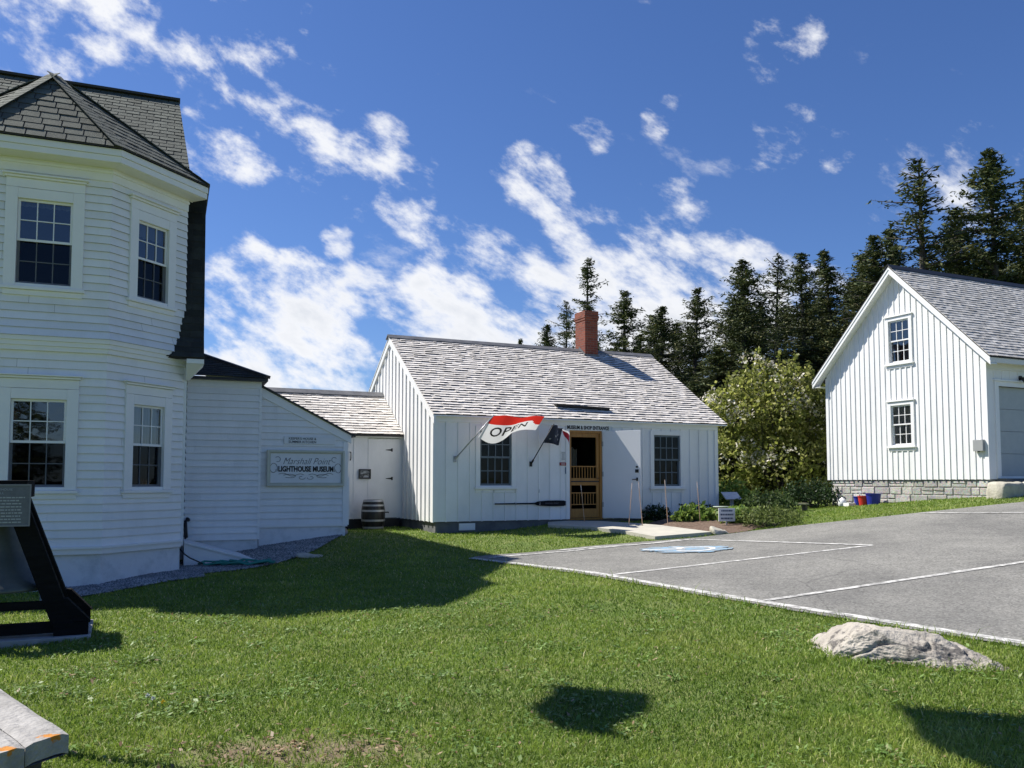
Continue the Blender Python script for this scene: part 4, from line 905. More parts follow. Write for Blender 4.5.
def asph_extra(nt, tc, out):
    N, L = nt.nodes, nt.links
    vo = N.new('ShaderNodeTexVoronoi'); vo.inputs['Scale'].default_value = 50; L.new(tc.outputs['Object'], vo.inputs['Vector'])
    hs = N.new('ShaderNodeSeparateColor'); L.new(vo.outputs['Color'], hs.inputs[0])
    mr = N.new('ShaderNodeMapRange'); mr.inputs[3].default_value = .68; mr.inputs[4].default_value = 1.36; L.new(hs.outputs[0], mr.inputs[0])
    vm = N.new('ShaderNodeVectorMath'); vm.operation = 'SCALE'; L.new(out, vm.inputs[0]); L.new(mr.outputs[0], vm.inputs['Scale']); out = vm.outputs[0]
    # cracks
    v2 = N.new('ShaderNodeTexVoronoi'); v2.feature = 'DISTANCE_TO_EDGE'; v2.inputs['Scale'].default_value = .28
    nz = N.new('ShaderNodeTexNoise'); nz.inputs['Scale'].default_value = 1.3; nz.inputs['Detail'].default_value = 5; L.new(tc.outputs['Object'], nz.inputs['Vector'])
    mx = N.new('ShaderNodeMix'); mx.data_type = 'RGBA'; mx.inputs['Factor'].default_value = .2; L.new(tc.outputs['Object'], mx.inputs['A']); L.new(nz.outputs['Color'], mx.inputs['B']); L.new(mx.outputs['Result'], v2.inputs['Vector'])
    m2 = N.new('ShaderNodeMapRange'); m2.inputs[1].default_value = .0; m2.inputs[2].default_value = .004; m2.inputs[3].default_value = .72; m2.inputs[4].default_value = 1; L.new(v2.outputs['Distance'], m2.inputs[0])
    vm = N.new('ShaderNodeVectorMath'); vm.operation = 'SCALE'; L.new(out, vm.inputs[0]); L.new(m2.outputs[0], vm.inputs['Scale']); return vm.outputs[0]
ASPHALT = mat('worn_asphalt', (.25, .243, .218), (.165, .161, .147), .9, .7, 9, .8, 90, extra=asph_extra)
structure(np_mesh('parking_lot', np.c_[G.reshape(-1, 2), z], fc, ASPHALT))
def paint(name, c1, wear_lo, wear_hi):
    m = mat(name, c1, (.24, .235, .22), .8, 9, 8, .4, 80, lo=wear_lo, hi=wear_hi); return m
PAINT = paint('worn_white_paint', (.62, .61, .57), .41, .62); BLUEP = paint('worn_blue_paint', (.22, .38, .52), .38, .62)
def drape(name, pl, width, m, dz, kind='structure', n=60, jit=.004):
    pl = resample(pl, n); t = np.gradient(pl, axis=0); t /= np.linalg.norm(t, axis=1)[:, None]; nn = np.c_[-t[:, 1], t[:, 0]]
    wv = width/2*(1+rng.normal(0, .05, (n, 1))); a, b = pl-nn*wv, pl+nn*wv
    V = np.r_[np.c_[a, ground_np(a)+dz], np.c_[b, ground_np(b)+dz]]; i = np.arange(n-1)
    return V, np.c_[i, i+1, i+1+n, i+n]
lines = [[(470, 559), (520, 564.5), (570, 570.5), (612, 577), (690, 591), (770, 604.5), (850, 617), (930, 630), (1010, 642.5), (1120, 660)], [(608, 576.5), (872, 546.5)], [(766, 602), (1060, 558)],
         [(490, 559), (545, 554), (600, 549), (690, 540.3)], [(690, 540.3), (872, 546.5)], [(920, 513.8), (970, 514.4), (1060, 513.8)], [(560, 551.5), (640, 545.5), (680, 541)]]
for k, pl in enumerate(lines):
    if len(pl) == 2: pl = [(pl[0][0]+(pl[1][0]-pl[0][0])*t_/8, pl[0][1]+(pl[1][1]-pl[0][1])*t_/8) for t_ in range(9)]
    W_ = [on_ground(*p)[:2] for p in pl]; V, fc = drape('l', W_, .13 if k == 0 else .10, PAINT, .021+.0012*k)
    structure(np_mesh('road_marking', V, fc, PAINT))
# wheelchair bay symbol
c = on_ground(685, 551); e1 = on_ground(730, 550.5)[:2]-on_ground(640, 551.5)[:2]; Lb = np.linalg.norm(e1); e1 = e1/Lb; e2 = np.array([-e1[1], e1[0]])
def patch(name, poly, m, dz):
    mb = MB(); V = [c[:2]+e1*x+e2*y for x, y in poly]; mb.face([(v[0], v[1], gz(*v)+dz) for v in V]); return structure(mb.build(name, m))
mb = MB(); nn = 44
for i in range(nn):
    for j in range(nn):
        q = [(-.85+1.7*(i+a)/nn, -.55+1.1*(j+b)/nn) for a, b in ((0, 0), (1, 0), (1, 1), (0, 1))]
        if math.hypot(q[0][0]/.85, q[0][1]/.62)+.35*mnoise.noise(Vector((q[0][0]*3, q[0][1]*4, 2)))+.15*mnoise.noise(Vector((q[0][0]*14, q[0][1]*14, 5))) > .95: continue
        V = [c[:2]+e1*x+e2*y for x, y in q]; mb.face([(v[0], v[1], gz(*v)+.032) for v in V])
structure(mb.build('road_marking', BLUEP))
def stroke(pts, wd=.085):
    W_ = [c[:2]+e1*x+e2*y for x, y in pts]; V, fc = drape('s', W_, wd, PAINT, .036, n=24); structure(np_mesh('road_marking', V, fc, paint('white_symbol_paint', (.75, .75, .73), .56, .72)))
stroke([(.12+.38*math.cos(t), .02+.36*math.sin(t)) for t in np.linspace(-2.2, 2.3, 20)])
stroke([(-.62, -.15), (-.35, -.02), (-.15, .02), (0, .0)]); stroke([(-.15, .02), (-.1, .25), (-.3, .42)]); stroke([(-.62, -.15), (-.75, -.12)])

# concrete walk
wk = [on_ground(*p) for p in ((548, 523.5), (600, 524), (638, 526.5), (662, 528.5), (712, 535.3), (655, 540), (626, 534.5), (590, 530), (548, 528))]
mb = MB(); top = [(p[0], p[1], gz(p[0], p[1])+.075) for p in wk]; bot = [(p[0], p[1], gz(p[0], p[1])-.1) for p in wk]; mb.face(top)
for i in range(len(wk)): j = (i+1) % len(wk); mb.face([bot[i], bot[j], top[j], top[i]])
structure(mb.build('footpath', mat('pale_concrete', (.52, .49, .41), (.44, .42, .36), .85, 3, 7, .3, 40)))
WALKPOLY = np.array([p[:2] for p in wk])
bed_px = [(648, 524), (668, 518), (700, 514), (740, 512), (775, 516), (770, 526), (745, 532), (716, 535), (664, 529)]
BEDPOLY = np.array([on_ground(*p)[:2] for p in bed_px])
cen = BEDPOLY.mean(0); mb = MB(); rings = [cen+(BEDPOLY-cen)*s for s in (1, .8, .55, .25)]; hs = [.0, .07, .10, .11]
for k in range(3):
    for i in range(len(BEDPOLY)):
        j = (i+1) % len(BEDPOLY); q = [(rings[k][i], hs[k]), (rings[k][j], hs[k]), (rings[k+1][j], hs[k+1]), (rings[k+1][i], hs[k+1])]
        mb.face([(p[0], p[1], gz(*p)+.012+h) for p, h in q])
mb.face([(p[0], p[1], gz(*p)+.012+hs[3]) for p in rings[3]])
structure(mb.build('garden_soil', mat('mulch', (.10, .062, .040), (.19, .135, .10), .95, 14, 8, 1., 50), smooth=True))

# gravel at the foundations
GRPOLY = [np.array([on_ground(*p)[:2] for p in q]) for q in ([(40, 603), (100, 595), (178, 581), (205, 578), (200, 570), (172, 566), (90, 575), (40, 585)], [(178, 580), (209, 574), (274, 565), (315, 551), (347, 534.5), (346, 527), (300, 538), (258, 548), (200, 548), (178, 566)])]
def inpoly(P, poly):
    x, y = P[:, 0], P[:, 1]; ins = np.zeros(len(P), bool); n = len(poly)
    for i in range(n):
        x1, y1 = poly[i]; x2, y2 = poly[(i+1) % n]
        c_ = ((y1 > y) != (y2 > y)) & (x < (x2-x1)*(y-y1)/(y2-y1+1e-12)+x1); ins ^= c_
    return ins
oct_v = np.array([(1,0,0),(-1,0,0),(0,1,0),(0,-1,0),(0,0,1),(0,0,-1)], float); oct_f = np.array([(0,2,4),(2,1,4),(1,3,4),(3,0,4),(2,0,5),(1,2,5),(3,1,5),(0,3,5)])
pts = []
for poly in GRPOLY:
    lo, hi = poly.min(0), poly.max(0); n = int(np.prod(hi-lo)*3800); Q = rng.uniform(lo, hi, (n, 2)); pts.append(Q[inpoly(Q, poly)])
Q = np.concatenate(pts); n = len(Q); s = rng.uniform(.012, .03, (n, 1, 1))
V = oct_v[None]*s*rng.uniform(.6, 1.2, (n, 6, 3)); a = rng.uniform(0, 6.28, n); ca, sa = np.cos(a), np.sin(a)
V = np.stack([V[..., 0]*ca[:, None]-V[..., 1]*sa[:, None], V[..., 0]*sa[:, None]+V[..., 1]*ca[:, None], V[..., 2]*.7], -1)
V += np.c_[Q, ground_np(Q)+.025][:, None, :]
stuff(np_mesh('gravel', V.reshape(-1, 3), (oct_f[None]+6*np.arange(n)[:, None, None]).reshape(-1, 3), ramp_attr('pebbles', [(0, (.12, .12, .125)), (.5, (.26, .26, .26)), (1, (.45, .44, .42))], .8), np.repeat(rng.random(n), 8)))
# ------------------------------------------------------------------ lawn grass
B = {}
houses = [np.array([KF.w(p)[:2] for p in ((-8, 1), (-BW-BL*c45, BL*c45), (-BW, 0), (0, 0), (BL*c45, BL*c45), (1.15, 3), (2.55, 3), (2.55, 9), (-8, 9))]), np.array([CF.w(p)[:2] for p in ((-3.97, -1), (-2.2, -1), (-2.2, 2.35), (0, 2.35), (0, 0), (8, 0), (8, 7), (-4, 7))]),
          np.array([BF.w(p)[:2] for p in ((0, 0), (10, 0), (10, 5.1), (0, 5.1))]), np.array([KF.w(p)[:2] for p in ((1.15, 1.9), (2.6, 1.9), (2.6, 3), (1.15, 3))])]
def lawn_points(n, y0, y1, margin):
    y = np.sqrt(rng.uniform(y0**2, y1**2, n)); x = rng.uniform(-1, 1, n)*(.62*y+margin); P = np.c_[x, y]
    bad = inpoly(P, LOTPOLY+0)
    for q in [WALKPOLY, BEDPOLY]+GRPOLY+houses: bad |= inpoly(P, q)
    P = P[~bad]; (c0, a, b) = bare[0]
    k = np.hypot((P[:, 0]-c0[0])/a, (P[:, 1]-c0[1])/b)+.35*np.sin(P[:, 0]*9)*np.sin(P[:, 1]*11)
    return P[rng.random(len(P)) < np.clip((k-.5)/.9, .10, 1)]
def vnoise(P, s, seed=0):
    return np.array([mnoise.noise(Vector((p[0]*s, p[1]*s, seed))) for p in P])
def grass(name, n, h0, h1, mtl, label):
    y0, y1 = 3.3, 26.
    y = y0*(y1/y0)**rng.random(n); x = rng.uniform(-1, 1, n)*(.62*y+1.); P = np.c_[x, y]      # density falls with distance
    bad = inpoly(P, LOTPOLY)
    for q in [WALKPOLY, BEDPOLY]+GRPOLY+houses: bad |= inpoly(P, q)
    P = P[~bad]; (c0, a, b) = bare[0]
    k = np.hypot((P[:, 0]-c0[0])/a, (P[:, 1]-c0[1])/b)+.45*np.sin(P[:, 0]*9)*np.sin(P[:, 1]*11)+.3*np.sin(P[:, 0]*23+P[:, 1]*7)
    P = P[rng.random(len(P)) < np.clip((k-.2)/1.2, .30, 1)]; n = len(P); z = ground_np(P); g = np.random.default_rng(5)
    wd = (.0030+.00062*P[:, 1])[:, None]
    big = np.clip(.5+.75*np.array([mnoise.noise(Vector((x_*.55, y_*.55, 3.))) for x_, y_ in P]), 0, 1)
    mid = np.clip(.5+.75*np.array([mnoise.noise(Vector((x_*2.1, y_*2.1, 8.))) for x_, y_ in P]), 0, 1)
    edge = np.zeros(n)
    for i in range(len(lowW)-1):       # ragged longer grass along the edge of the paving and round the boulder
        A_, B_ = np.array(lowW[i]), np.array(lowW[i+1]); ab = B_-A_; t_ = np.clip(((P-A_)@ab)/(ab@ab), 0, 1); edge = np.maximum(edge, 1-np.linalg.norm(P-A_-t_[:, None]*ab, axis=1)/.16)
    A_, B_ = on_ground(830, 664)[:2], on_ground(1000, 668)[:2]; ab = B_-A_; t_ = np.clip(((P-A_)@ab)/(ab@ab), 0, 1); edge = np.maximum(edge, 1-np.linalg.norm(P-A_-t_[:, None]*ab, axis=1)/.35)
    edge = np.clip(edge, 0, 1)*g.random(n)
    h = (h0+(h1-h0)*g.random(n)**1.5)*(.5+.55*big+.45*mid)*(1+1.6*edge)*np.where(g.random(n) < .03, 1.7, 1); a = g.uniform(0, 6.28, n); lean = g.uniform(.25, 1.1, n)*h; la_ = g.uniform(0, 6.28, n)
    d = np.c_[np.cos(a), np.sin(a), np.zeros(n)]*(wd*g.uniform(.6, 1.3, (n, 1))); l = np.c_[np.cos(la_), np.sin(la_)]
    b0 = np.c_[P, z+.004]; m = b0.copy(); m[:, :2] += l*(lean*.35)[:, None]; m[:, 2] += h*.55; t = b0.copy(); t[:, :2] += l*lean[:, None]; t[:, 2] += h*(1-.4*np.minimum(1, lean/h)**2)
    V = np.stack([b0-d/2, b0+d/2, m+d*.45, m-d*.45, t+d*.10, t-d*.10], 1).reshape(-1, 3); i = 6*np.arange(n)[:, None]
    Fc = np.concatenate([i+np.array([0, 1, 2, 3]), i+np.array([3, 2, 4, 5])], 0)
    r = np.clip(.05+.42*big+.34*mid+g.normal(0, .14, n), 0, .8); dry = g.random(n) < .04+.10*np.clip(mid-.55, 0, 1)*(1-big)*2; r[dry] = g.uniform(.85, 1, dry.sum())
    return stuff(np_mesh(name, V, Fc, mtl, np.r_[r, r]), label, 'grass')
GM = ramp_attr('grass_blade', [(0, (.065, .125, .016)), (.35, (.155, .245, .030)), (.65, (.26, .345, .055)), (.82, (.38, .43, .115)), (1, (.58, .50, .28))], .5, trans=.4, jitter=.12, scale=.9)
grass('grass', 640000, .014, .050, GM, 'lawn of short mown grass in front of the buildings')
# broad-leaved weeds and fallen leaves among the grass
g_ = np.random.default_rng(77); cc = g_.uniform((-4.5, 4.0), (5., 11.), (260, 2)); cc = cc[~inpoly(cc, LOTPOLY)]; pts = []
for c_ in cc: pts.append(c_+g_.normal(0, g_.uniform(.05, .22), (int(g_.uniform(15, 75)), 2)))
nw_ = sum(len(p) for p in pts); pts.append(bare[0][0]+g_.normal(0, 1, (260, 2))*np.array([.55, .2])); pts = np.concatenate(pts); wz = np.r_[g_.random(nw_), g_.uniform(.945, 1., 260)]; ok_ = ~inpoly(pts, LOTPOLY); pts, wz = pts[ok_], wz[ok_]; n_ = len(pts); a_ = g_.uniform(0, 6.28, n_); C_ = np.c_[pts, ground_np(pts)+g_.uniform(.015, .04, n_)]; sz = g_.uniform(.012, .030, n_)[:, None]
d_ = np.c_[np.cos(a_), np.sin(a_), g_.normal(0, .3, n_)]*sz; e_ = np.c_[-np.sin(a_), np.cos(a_), g_.normal(0, .3, n_)]*sz*.7
stuff(np_mesh('weeds', np.stack([C_-d_, C_+e_*.6, C_+d_, C_-e_*.6], 1).reshape(-1, 3), 4*np.arange(n_)[:, None]+np.arange(4), ramp_attr('weed_leaf', [(0, (.09, .17, .03)), (.8, (.22, .33, .09)), (.93, (.30, .38, .16)), (.95, (.22, .13, .07)), (1, (.40, .30, .18))], .5, trans=.3), wz), 'scattered clover, broad weeds and dry leaves in the lawn', 'weeds')
# ------------------------------------------------------------------ plants
def leafcloud(centers, sizes, wl, g, flat=.0):
    """quads of random orientation at the centers; sizes: leaf length"""
    n = len(centers); d = g.normal(size=(n, 3)); d /= np.linalg.norm(d, axis=1)[:, None]; e = g.normal(size=(n, 3)); e[:, 2] *= 1-flat
    if flat: d[:, 2] *= 1-flat; d /= np.linalg.norm(d, axis=1)[:, None]
    e -= d*(e*d).sum(1)[:, None]; e /= np.linalg.norm(e, axis=1)[:, None]; s = sizes[:, None]
    V = np.stack([centers-d*s*.5, centers+e*s*wl*.5, centers+d*s*.5, centers-e*s*wl*.5], 1).reshape(-1, 3)
    return V, (4*np.arange(n)[:, None]+np.arange(4))
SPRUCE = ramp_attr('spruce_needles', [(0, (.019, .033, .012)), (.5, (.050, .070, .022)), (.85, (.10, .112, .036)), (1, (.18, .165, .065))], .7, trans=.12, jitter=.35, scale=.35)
BARK = mat('spruce_bark', (.06, .05, .045), (.10, .09, .08), .95, 6, 5, .6)
def spruce(H, rad, seed, top_gap=0., dens=1., bare_base=.06):
    g = np.random.default_rng(seed); V, Fq, rn = [], [], []; tr = MB()
    bend = g.normal(0, .15, 2); tp = lambda z: np.array([bend[0]*(z/H)**2, bend[1]*(z/H)**2, z])
    tr.tube([tp(H*t) for t in np.linspace(0, .98, 10)], [max(.012, .17*H/12*(1-t)**.9) for t in np.linspace(0, .98, 10)], 8)
    C, Sz, RR = [], [], []; z = H*bare_base
    while z < H*.995:
        t = z/H; prof = (1-t)**.85; Lb = rad*1.12*prof*(.7+.6*g.random())+.07
        nb = int((4+4*dens)*(.8+.4*g.random())) if t < .93 else 4
        if top_gap and t > .45 and g.random() < top_gap: nb = max(1, nb//2)
        for k in range(nb):
            a = g.uniform(0, 6.28); L_ = Lb*g.uniform(.55, 1.15)
            if top_gap and t > .5 and g.random() < .3: L_ *= 1.5
            el = g.normal(-.12 if t < .6 else .2+.8*(t-.6), .14); dirv = np.array([math.cos(a), math.sin(a), 0]); n = max(3, int(L_/.13))
            base = tp(z); side = np.array([-math.sin(a), math.cos(a), 0])
            tr.tube([base, base+dirv*L_*.55+np.array([0, 0, L_*.55*math.tan(el)-.05*L_]), base+dirv*L_*.95+np.array([0, 0, L_*math.tan(el)-.06*L_])], [.02+.008*L_, .014, .005], 4, cap=False) if (top_gap or k % 3 == 0) else None
            for i in range(n):
                s = (i+.6)/n
                if s < .18 and L_ > 1: continue
                p = base+dirv*L_*s+np.array([0, 0, L_*s*math.tan(el)-.16*L_*s+.14*L_*s**3])
                wdt = (.08+.30*L_*.5*(1-s)**.7*min(1, s*3)); m = int((5+15*min(1, wdt/.35))*dens)
                q = p+side*(g.uniform(-1, 1, (m, 1))*wdt)+dirv*g.normal(0, .05, (m, 1)); q[:, 2] += g.normal(-.05, .055, m)-.25*np.abs(((q-p)@side))*.6
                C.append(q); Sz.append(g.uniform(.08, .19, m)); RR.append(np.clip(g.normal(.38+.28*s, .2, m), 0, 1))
        z += (.20+.16*g.random())*(1 if t < .85 else .6)/max(.7, dens**.5)
    C = np.concatenate(C); Sz = np.concatenate(Sz); RR = np.concatenate(RR); V, Fq = leafcloud(C, Sz, .30, g, .3)
    return V, Fq, RR, tr
def spruce_thing(H, rad, seed, label, **k):
    V, Fq, RR, tr = spruce(H, rad, seed, **k); t = thing('spruce_tree', label, 'tree', (0, 0, -50), 0, 'spruces behind the buildings')
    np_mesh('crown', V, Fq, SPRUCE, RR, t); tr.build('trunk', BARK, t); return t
kinds = [spruce_thing(11, 2.3, 21, ''), spruce_thing(11, 1.9, 22, ''), spruce_thing(11, 2.6, 23, '', dens=1.15), spruce_thing(11, 1.9, 24, '', top_gap=.55, dens=.8), spruce_thing(11, 1.35, 25, '', top_gap=.2, dens=.8)]
front = [(588, 253, 38, 4, .9, 'slim loose spruce rising directly behind the brick chimney'), (566, 300, 41, 3, .8, 'small ragged spruce just left of the brick chimney'), (547, 322, 40, 1, .9, 'low spruce top peeking over the shop roof left of the chimney'),
 (516, 338, 44, 1, .7, 'tiny spruce tip peeking over the roof ridge near the OPEN flag'), (625, 290, 37, 0, 1.05, 'spruce first to the right of the chimney'), (661, 303, 39, 1, 1.1, 'shorter spruce second to the right of the chimney'),
 (694, 286, 40, 0, 1.0, 'spruce above the right end of the shop roof ridge'), (745, 256, 35, 2, 1.05, 'broad dense dark spruce above the left half of the blossoming tree'), (776, 253, 41, 3, 1., 'thin spruce with see-through top behind the broad one'),
 (808, 251, 37, 0, .95, 'spruce directly left of the barn eave'), (838, 245, 39, 1, 1.05, 'spruce above the left slope of the barn roof'), (862, 250, 43, 0, 1., 'spruce half hidden behind its neighbours left of the barn gable'),
 (882, 232, 37, 2, .95, 'spruce rising over the barn gable peak'), (930, 155, 34, 3, 1.15, 'tall spruce with bare ragged top above the barn ridge'), (965, 205, 38, 0, 1.1, 'spruce between the two tallest ones above the barn roof'),
 (1003, 143, 33, 2, .95, 'tallest dense spruce above the barn roof at the right edge'), (1046, 170, 34, 0, 1.1, 'spruce cut off by the right edge of the photo'), (908, 222, 40, 1, 1.1, 'spruce filling the gap right of the barn gable peak')]
used = set()
def plant_spruce(px, ptop, Y, kind, wf_, label):
    X = (px-512)/F*Y; g0 = gz(X, Y)-.2; top = EYE+(HZ-ptop)/F*Y; s = (top-g0)/11.; wf_ *= 1.62
    src = kinds[kind]; loc = (X, Y, g0); rz = random.uniform(0, 6.28); sc = (s*wf_, s*wf_, s)
    if kind not in used:
        used.add(kind); src.location = loc; src.rotation_euler = (0, 0, rz); src.scale = sc; src['label'] = label; return src
    return dup(src, loc, rz, sc, label)
for a in front: plant_spruce(*a)
backrow = []
for k, px in enumerate(range(600, 1100, 21)):
    t = (px-600)/500.; top = 336-88*min(1, t*1.4)+random.uniform(-12, 16); backrow.append((px+random.uniform(-6, 6), top, random.uniform(42, 52), random.choice([0, 1, 2, 2]), random.uniform(1.15, 1.4)))
for a in backrow: plant_spruce(*a, 'dark spruce in the dense rear rank behind the shop and barn')
for px, top, Y in ((690, 380, 33), (725, 345, 34), (765, 350, 34), (800, 345, 35), (825, 330, 34), (640, 350, 36), (780, 400, 31), (715, 410, 31), (820, 400, 31)): plant_spruce(px+random.uniform(-5, 5), top, Y, random.choice([0, 2]), 1.5, 'low bushy spruce in the dark gap behind the blossoming tree')

plant_back = dup(kinds[2], (-.6, -14., gz(-.6, -14)), 1., .75, 'spruce standing across the lawn behind the viewpoint, mirrored in the lower bay window')
# blossoming tree between shop and barn
def bushy(name, label, cat, loc, blobs, nleaf, leafsize, mats, nbloss=0, seed=1, stems=6, wl=.6, bl_size=(.05, .10), hollow=.55, stem_m=None, group=None, top_bias=0):
    g = np.random.default_rng(seed); t = thing(name, label, cat, loc, 0, group); blobs = np.array(blobs, float)
    vol = blobs[:, 3]*blobs[:, 4]*blobs[:, 5]; vol = vol**.75; pr = vol/vol.sum()
    def sample(n, up=0):
        b = blobs[g.choice(len(blobs), n, p=pr)]; d = g.normal(size=(n, 3)); d /= np.linalg.norm(d, axis=1)[:, None]
        if up: d[:, 2] = np.abs(d[:, 2])*up+d[:, 2]*(1-up)
        r = (hollow+(1-hollow)*g.random(n)**.6)*(1+.16*np.sin(d[:, 0]*7+b[:, 0]*3)*np.sin(d[:, 1]*6+d[:, 2]*5)); r *= np.where(g.random(n) < .06, 1.22, 1)
        return b[:, :3]+d*r[:, None]*b[:, 3:6]
    C = sample(nleaf); V, Fq = leafcloud(C, g.uniform(*leafsize, nleaf), wl, g)
    np_mesh('crown', V, Fq, mats[0], np.clip(g.normal(.5, .22, nleaf), 0, 1), t)
    if nbloss:
        c0 = sample(nbloss//9, .7); c0 = c0[g.random(len(c0)) < np.clip(.3+.5*np.sin(c0[:, 0]*2.3+c0[:, 2]*1.7), .08, 1)] if top_bias else c0
        C = np.repeat(c0, 9, 0)+g.normal(0, .09, (len(c0)*9, 3)); V, Fq = leafcloud(C, g.uniform(*bl_size, len(C)), .9, g); np_mesh('blossom', V, Fq, mats[1], g.random(len(C)), t)
    tr = MB()
    for k in range(stems):
        b = blobs[g.integers(len(blobs))]; e = b[:3]+g.normal(0, .3, 3)*b[3:6]; s = np.array([g.normal(0, .12), g.normal(0, .12), -.1]); mid = s*.5+e*.5+g.normal(0, .12, 3)*abs(e[2])*.4
        tr.tube([s, s*.75+mid*.25+np.array([0, 0, .1]), mid, e], [.05, .045, .03, .01], 6)
    tr.build('trunk' if cat == 'tree' else 'stems', stem_m or BARK, t); return t
APL = ramp_attr('apple_leaf', [(0, (.09, .12, .025)), (.4, (.22, .25, .05)), (.7, (.38, .39, .12)), (1, (.60, .58, .28))], .5, trans=.6, jitter=.3, scale=1.1)
APB = ramp_attr('apple_blossom', [(0, (.72, .66, .54)), (1, (.90, .86, .76))], .7, trans=.3, jitter=.1)
X0, Y0 = (772-512)/F*30., 30.
blobs = [(-1.3, 0, 1.0, 1.0, 1.2, 1.2), (.2, -.3, 1.0, 1.3, 1.3, 1.2), (1.4, .2, 1.1, .9, 1.2, 1.3), (-1.0, .2, 2.4, .95, 1.1, 1.0), (.1, -.1, 2.7, 1.1, 1.1, 1.15), (1.1, .3, 2.6, 1.0, 1.1, 1.1), (-.6, .2, 3.4, .7, .8, .62), (.55, .2, 3.6, .85, .8, .62), (1.35, .5, 3.4, .6, .7, .55), (-1.55, .2, 2.9, .5, .7, .6), (-.2, .1, 4.0, .35, .4, .35), (1.75, .2, 2.0, .5, .8, .8)]
blobs = [tuple(1.154*v for v in b) for b in blobs]+[(1.154*x, 1.154*y, 1.154*z, .14, .14, .42) for x, y, z in ((-.8, 0, 4.1), (-.35, .1, 4.35), (.3, 0, 4.25), (.8, .1, 4.3), (1.25, .2, 4.0), (-1.3, .1, 3.6), (1.7, .3, 3.6))]
bushy('apple_tree', 'rounded light green tree speckled with white blossom between shop and barn', 'tree', (X0, Y0, gz(X0, Y0)), blobs, 15500, (.09, .22), [APL, APB], 9000, 4, 9, top_bias=1, hollow=.5, bl_size=(.06, .13))
SHR = ramp_attr('shrub_leaf', [(0, (.012, .028, .010)), (.6, (.03, .06, .018)), (1, (.06, .11, .03))], .5, trans=.25)
HOS = ramp_attr('hosta_leaf', [(0, (.07, .13, .025)), (.6, (.19, .29, .05)), (1, (.36, .42, .11))], .5, trans=.35)
def small(name, label, px, py, rx, rz_, n, leaf, m, seed, cat='shrub', group=None, wl=.6):
    p = on_ground(px, py); bl = [(0, 0, rz_*.55, rx, rx*.8, rz_*.55), (rx*.5, .05, rz_*.4, rx*.6, rx*.6, rz_*.4), (-rx*.5, -.05, rz_*.42, rx*.6, rx*.6, rz_*.42)]
    return bushy(name, label, cat, (p[0], p[1], p[2]), bl, n, leaf, [m], 0, seed, 4, hollow=.3, wl=wl, group=group)
small('garden_shrub', 'dark low shrub under the right window of the shop', 687, 520, .75, .50, 1500, (.05, .11), SHR, 31)
small('garden_shrub', 'small dark shrub at the foot of the open door', 655, 521, .40, .40, 800, (.05, .1), SHR, 32)
small('hosta_plant', 'bright green leafy plant in the mulch between two garden stakes', 693, 525, .46, .46, 620, (.09, .17), HOS, 33, 'plant')
small('hosta_plant', 'leafy green plant beside the corner of the shop', 711, 524, .40, .36, 480, (.09, .16), HOS, 34, 'plant')
small('hosta_plant', 'yellow-green leafy plant right of the small lettered sign', 742, 526, .52, .42, 720, (.09, .18), HOS, 35, 'plant')
small('garden_shrub', 'spreading feathery green shrub at the right end of the garden bed', 772, 526.5, .70, .46, 1700, (.05, .12), ramp_attr('feathery_leaf', [(0, (.07, .11, .025)), (1, (.22, .26, .07))], .6, trans=.3), 36, wl=.3)
small('garden_shrub', 'rounded dark green shrub below the blossoming tree', 768, 519, .70, .70, 1900, (.06, .12), ramp_attr('mid_leaf', [(0, (.03, .06, .018)), (1, (.11, .16, .045))], .6, trans=.3), 37)
small('garden_shrub', 'green shrub behind the slanted garden panel', 733, 517, .5, .95, 1500, (.06, .13), HOS, 38)
small('garden_shrub', 'dark shrub in the shade left of the barn foundation', 812, 508, .8, .8, 1800, (.06, .12), SHR, 39)
# weeds on the lawn: dandelions
for k, (px, py, col, lb) in enumerate(((147, 704, 0, 'white dandelion clock nearest the bench'), (152, 707, 0, 'white dandelion clock beside the yellow dandelion'), (162, 711, 1, 'yellow dandelion in the grass near the bench'))):
    p = on_ground(px, py+4); t = thing('dandelion', lb, 'flower', p, 0, 'dandelions'); mb = MB(); mb.tube([(0, 0, 0), (.004, 0, .05), (.002, .004, .085)], .0025, 5); mb.build('stem', HOS, t)
    V, Fq = leafcloud(np.array([(.002, .004, .09)])+rng.normal(0, .006, (60, 3)), np.full(60, .014), .4, rng); np_mesh('head', V, Fq, mat('dandelion_head', (.75, .74, .7) if not col else (.75, .58, .04), rough=.8), None, t)

# ------------------------------------------------------------------ garden things
STK = mat('orange_stake', (.50, .33, .22), rough=.5)
for px0, py0, px1, py1, lb in ((585, 524.5, 581, 485, 'thin stake standing in front of the screen door'), (628.5, 528, 632.5, 483, 'thin stake leaning right in front of the open door'), (643, 529, 639, 482, 'thin stake at the outer edge of the open door'), (668.3, 529, 665.3, 480, 'thin stake in front of the right shop window'), (700.8, 527, 697.7, 482, 'thin stake at the right end of the shop wall')):
    p = on_ground(px0, py0); d = (py0-py1)/F*p[1]; top = ((px1-px0)/F*p[1], 0, d); t = thing('marker_stake', lb, 'stake', p, 0, 'driveway marker stakes')
    mb = MB(); mb.tube([(0, 0, -.05), top], .0075, 6); mb.build('rod', STK, t); mb = MB(); tv = Vector(top); mb.tube([tv*.86, tv*0.99], .0095, 6); mb.build('reflector', mat('pale_band', (.6, .5, .45), rough=.4), t)
p = on_ground(727, 529); t = thing('garden_sign', 'little white sign with three lettered lines on a stake in the flower bed', 'sign', p, R(8))
mb = MB(); mb.box(-.19, .19, -.012, .012, .17, .46); mb.build('panel', SIGNW, t, bevel=.003)
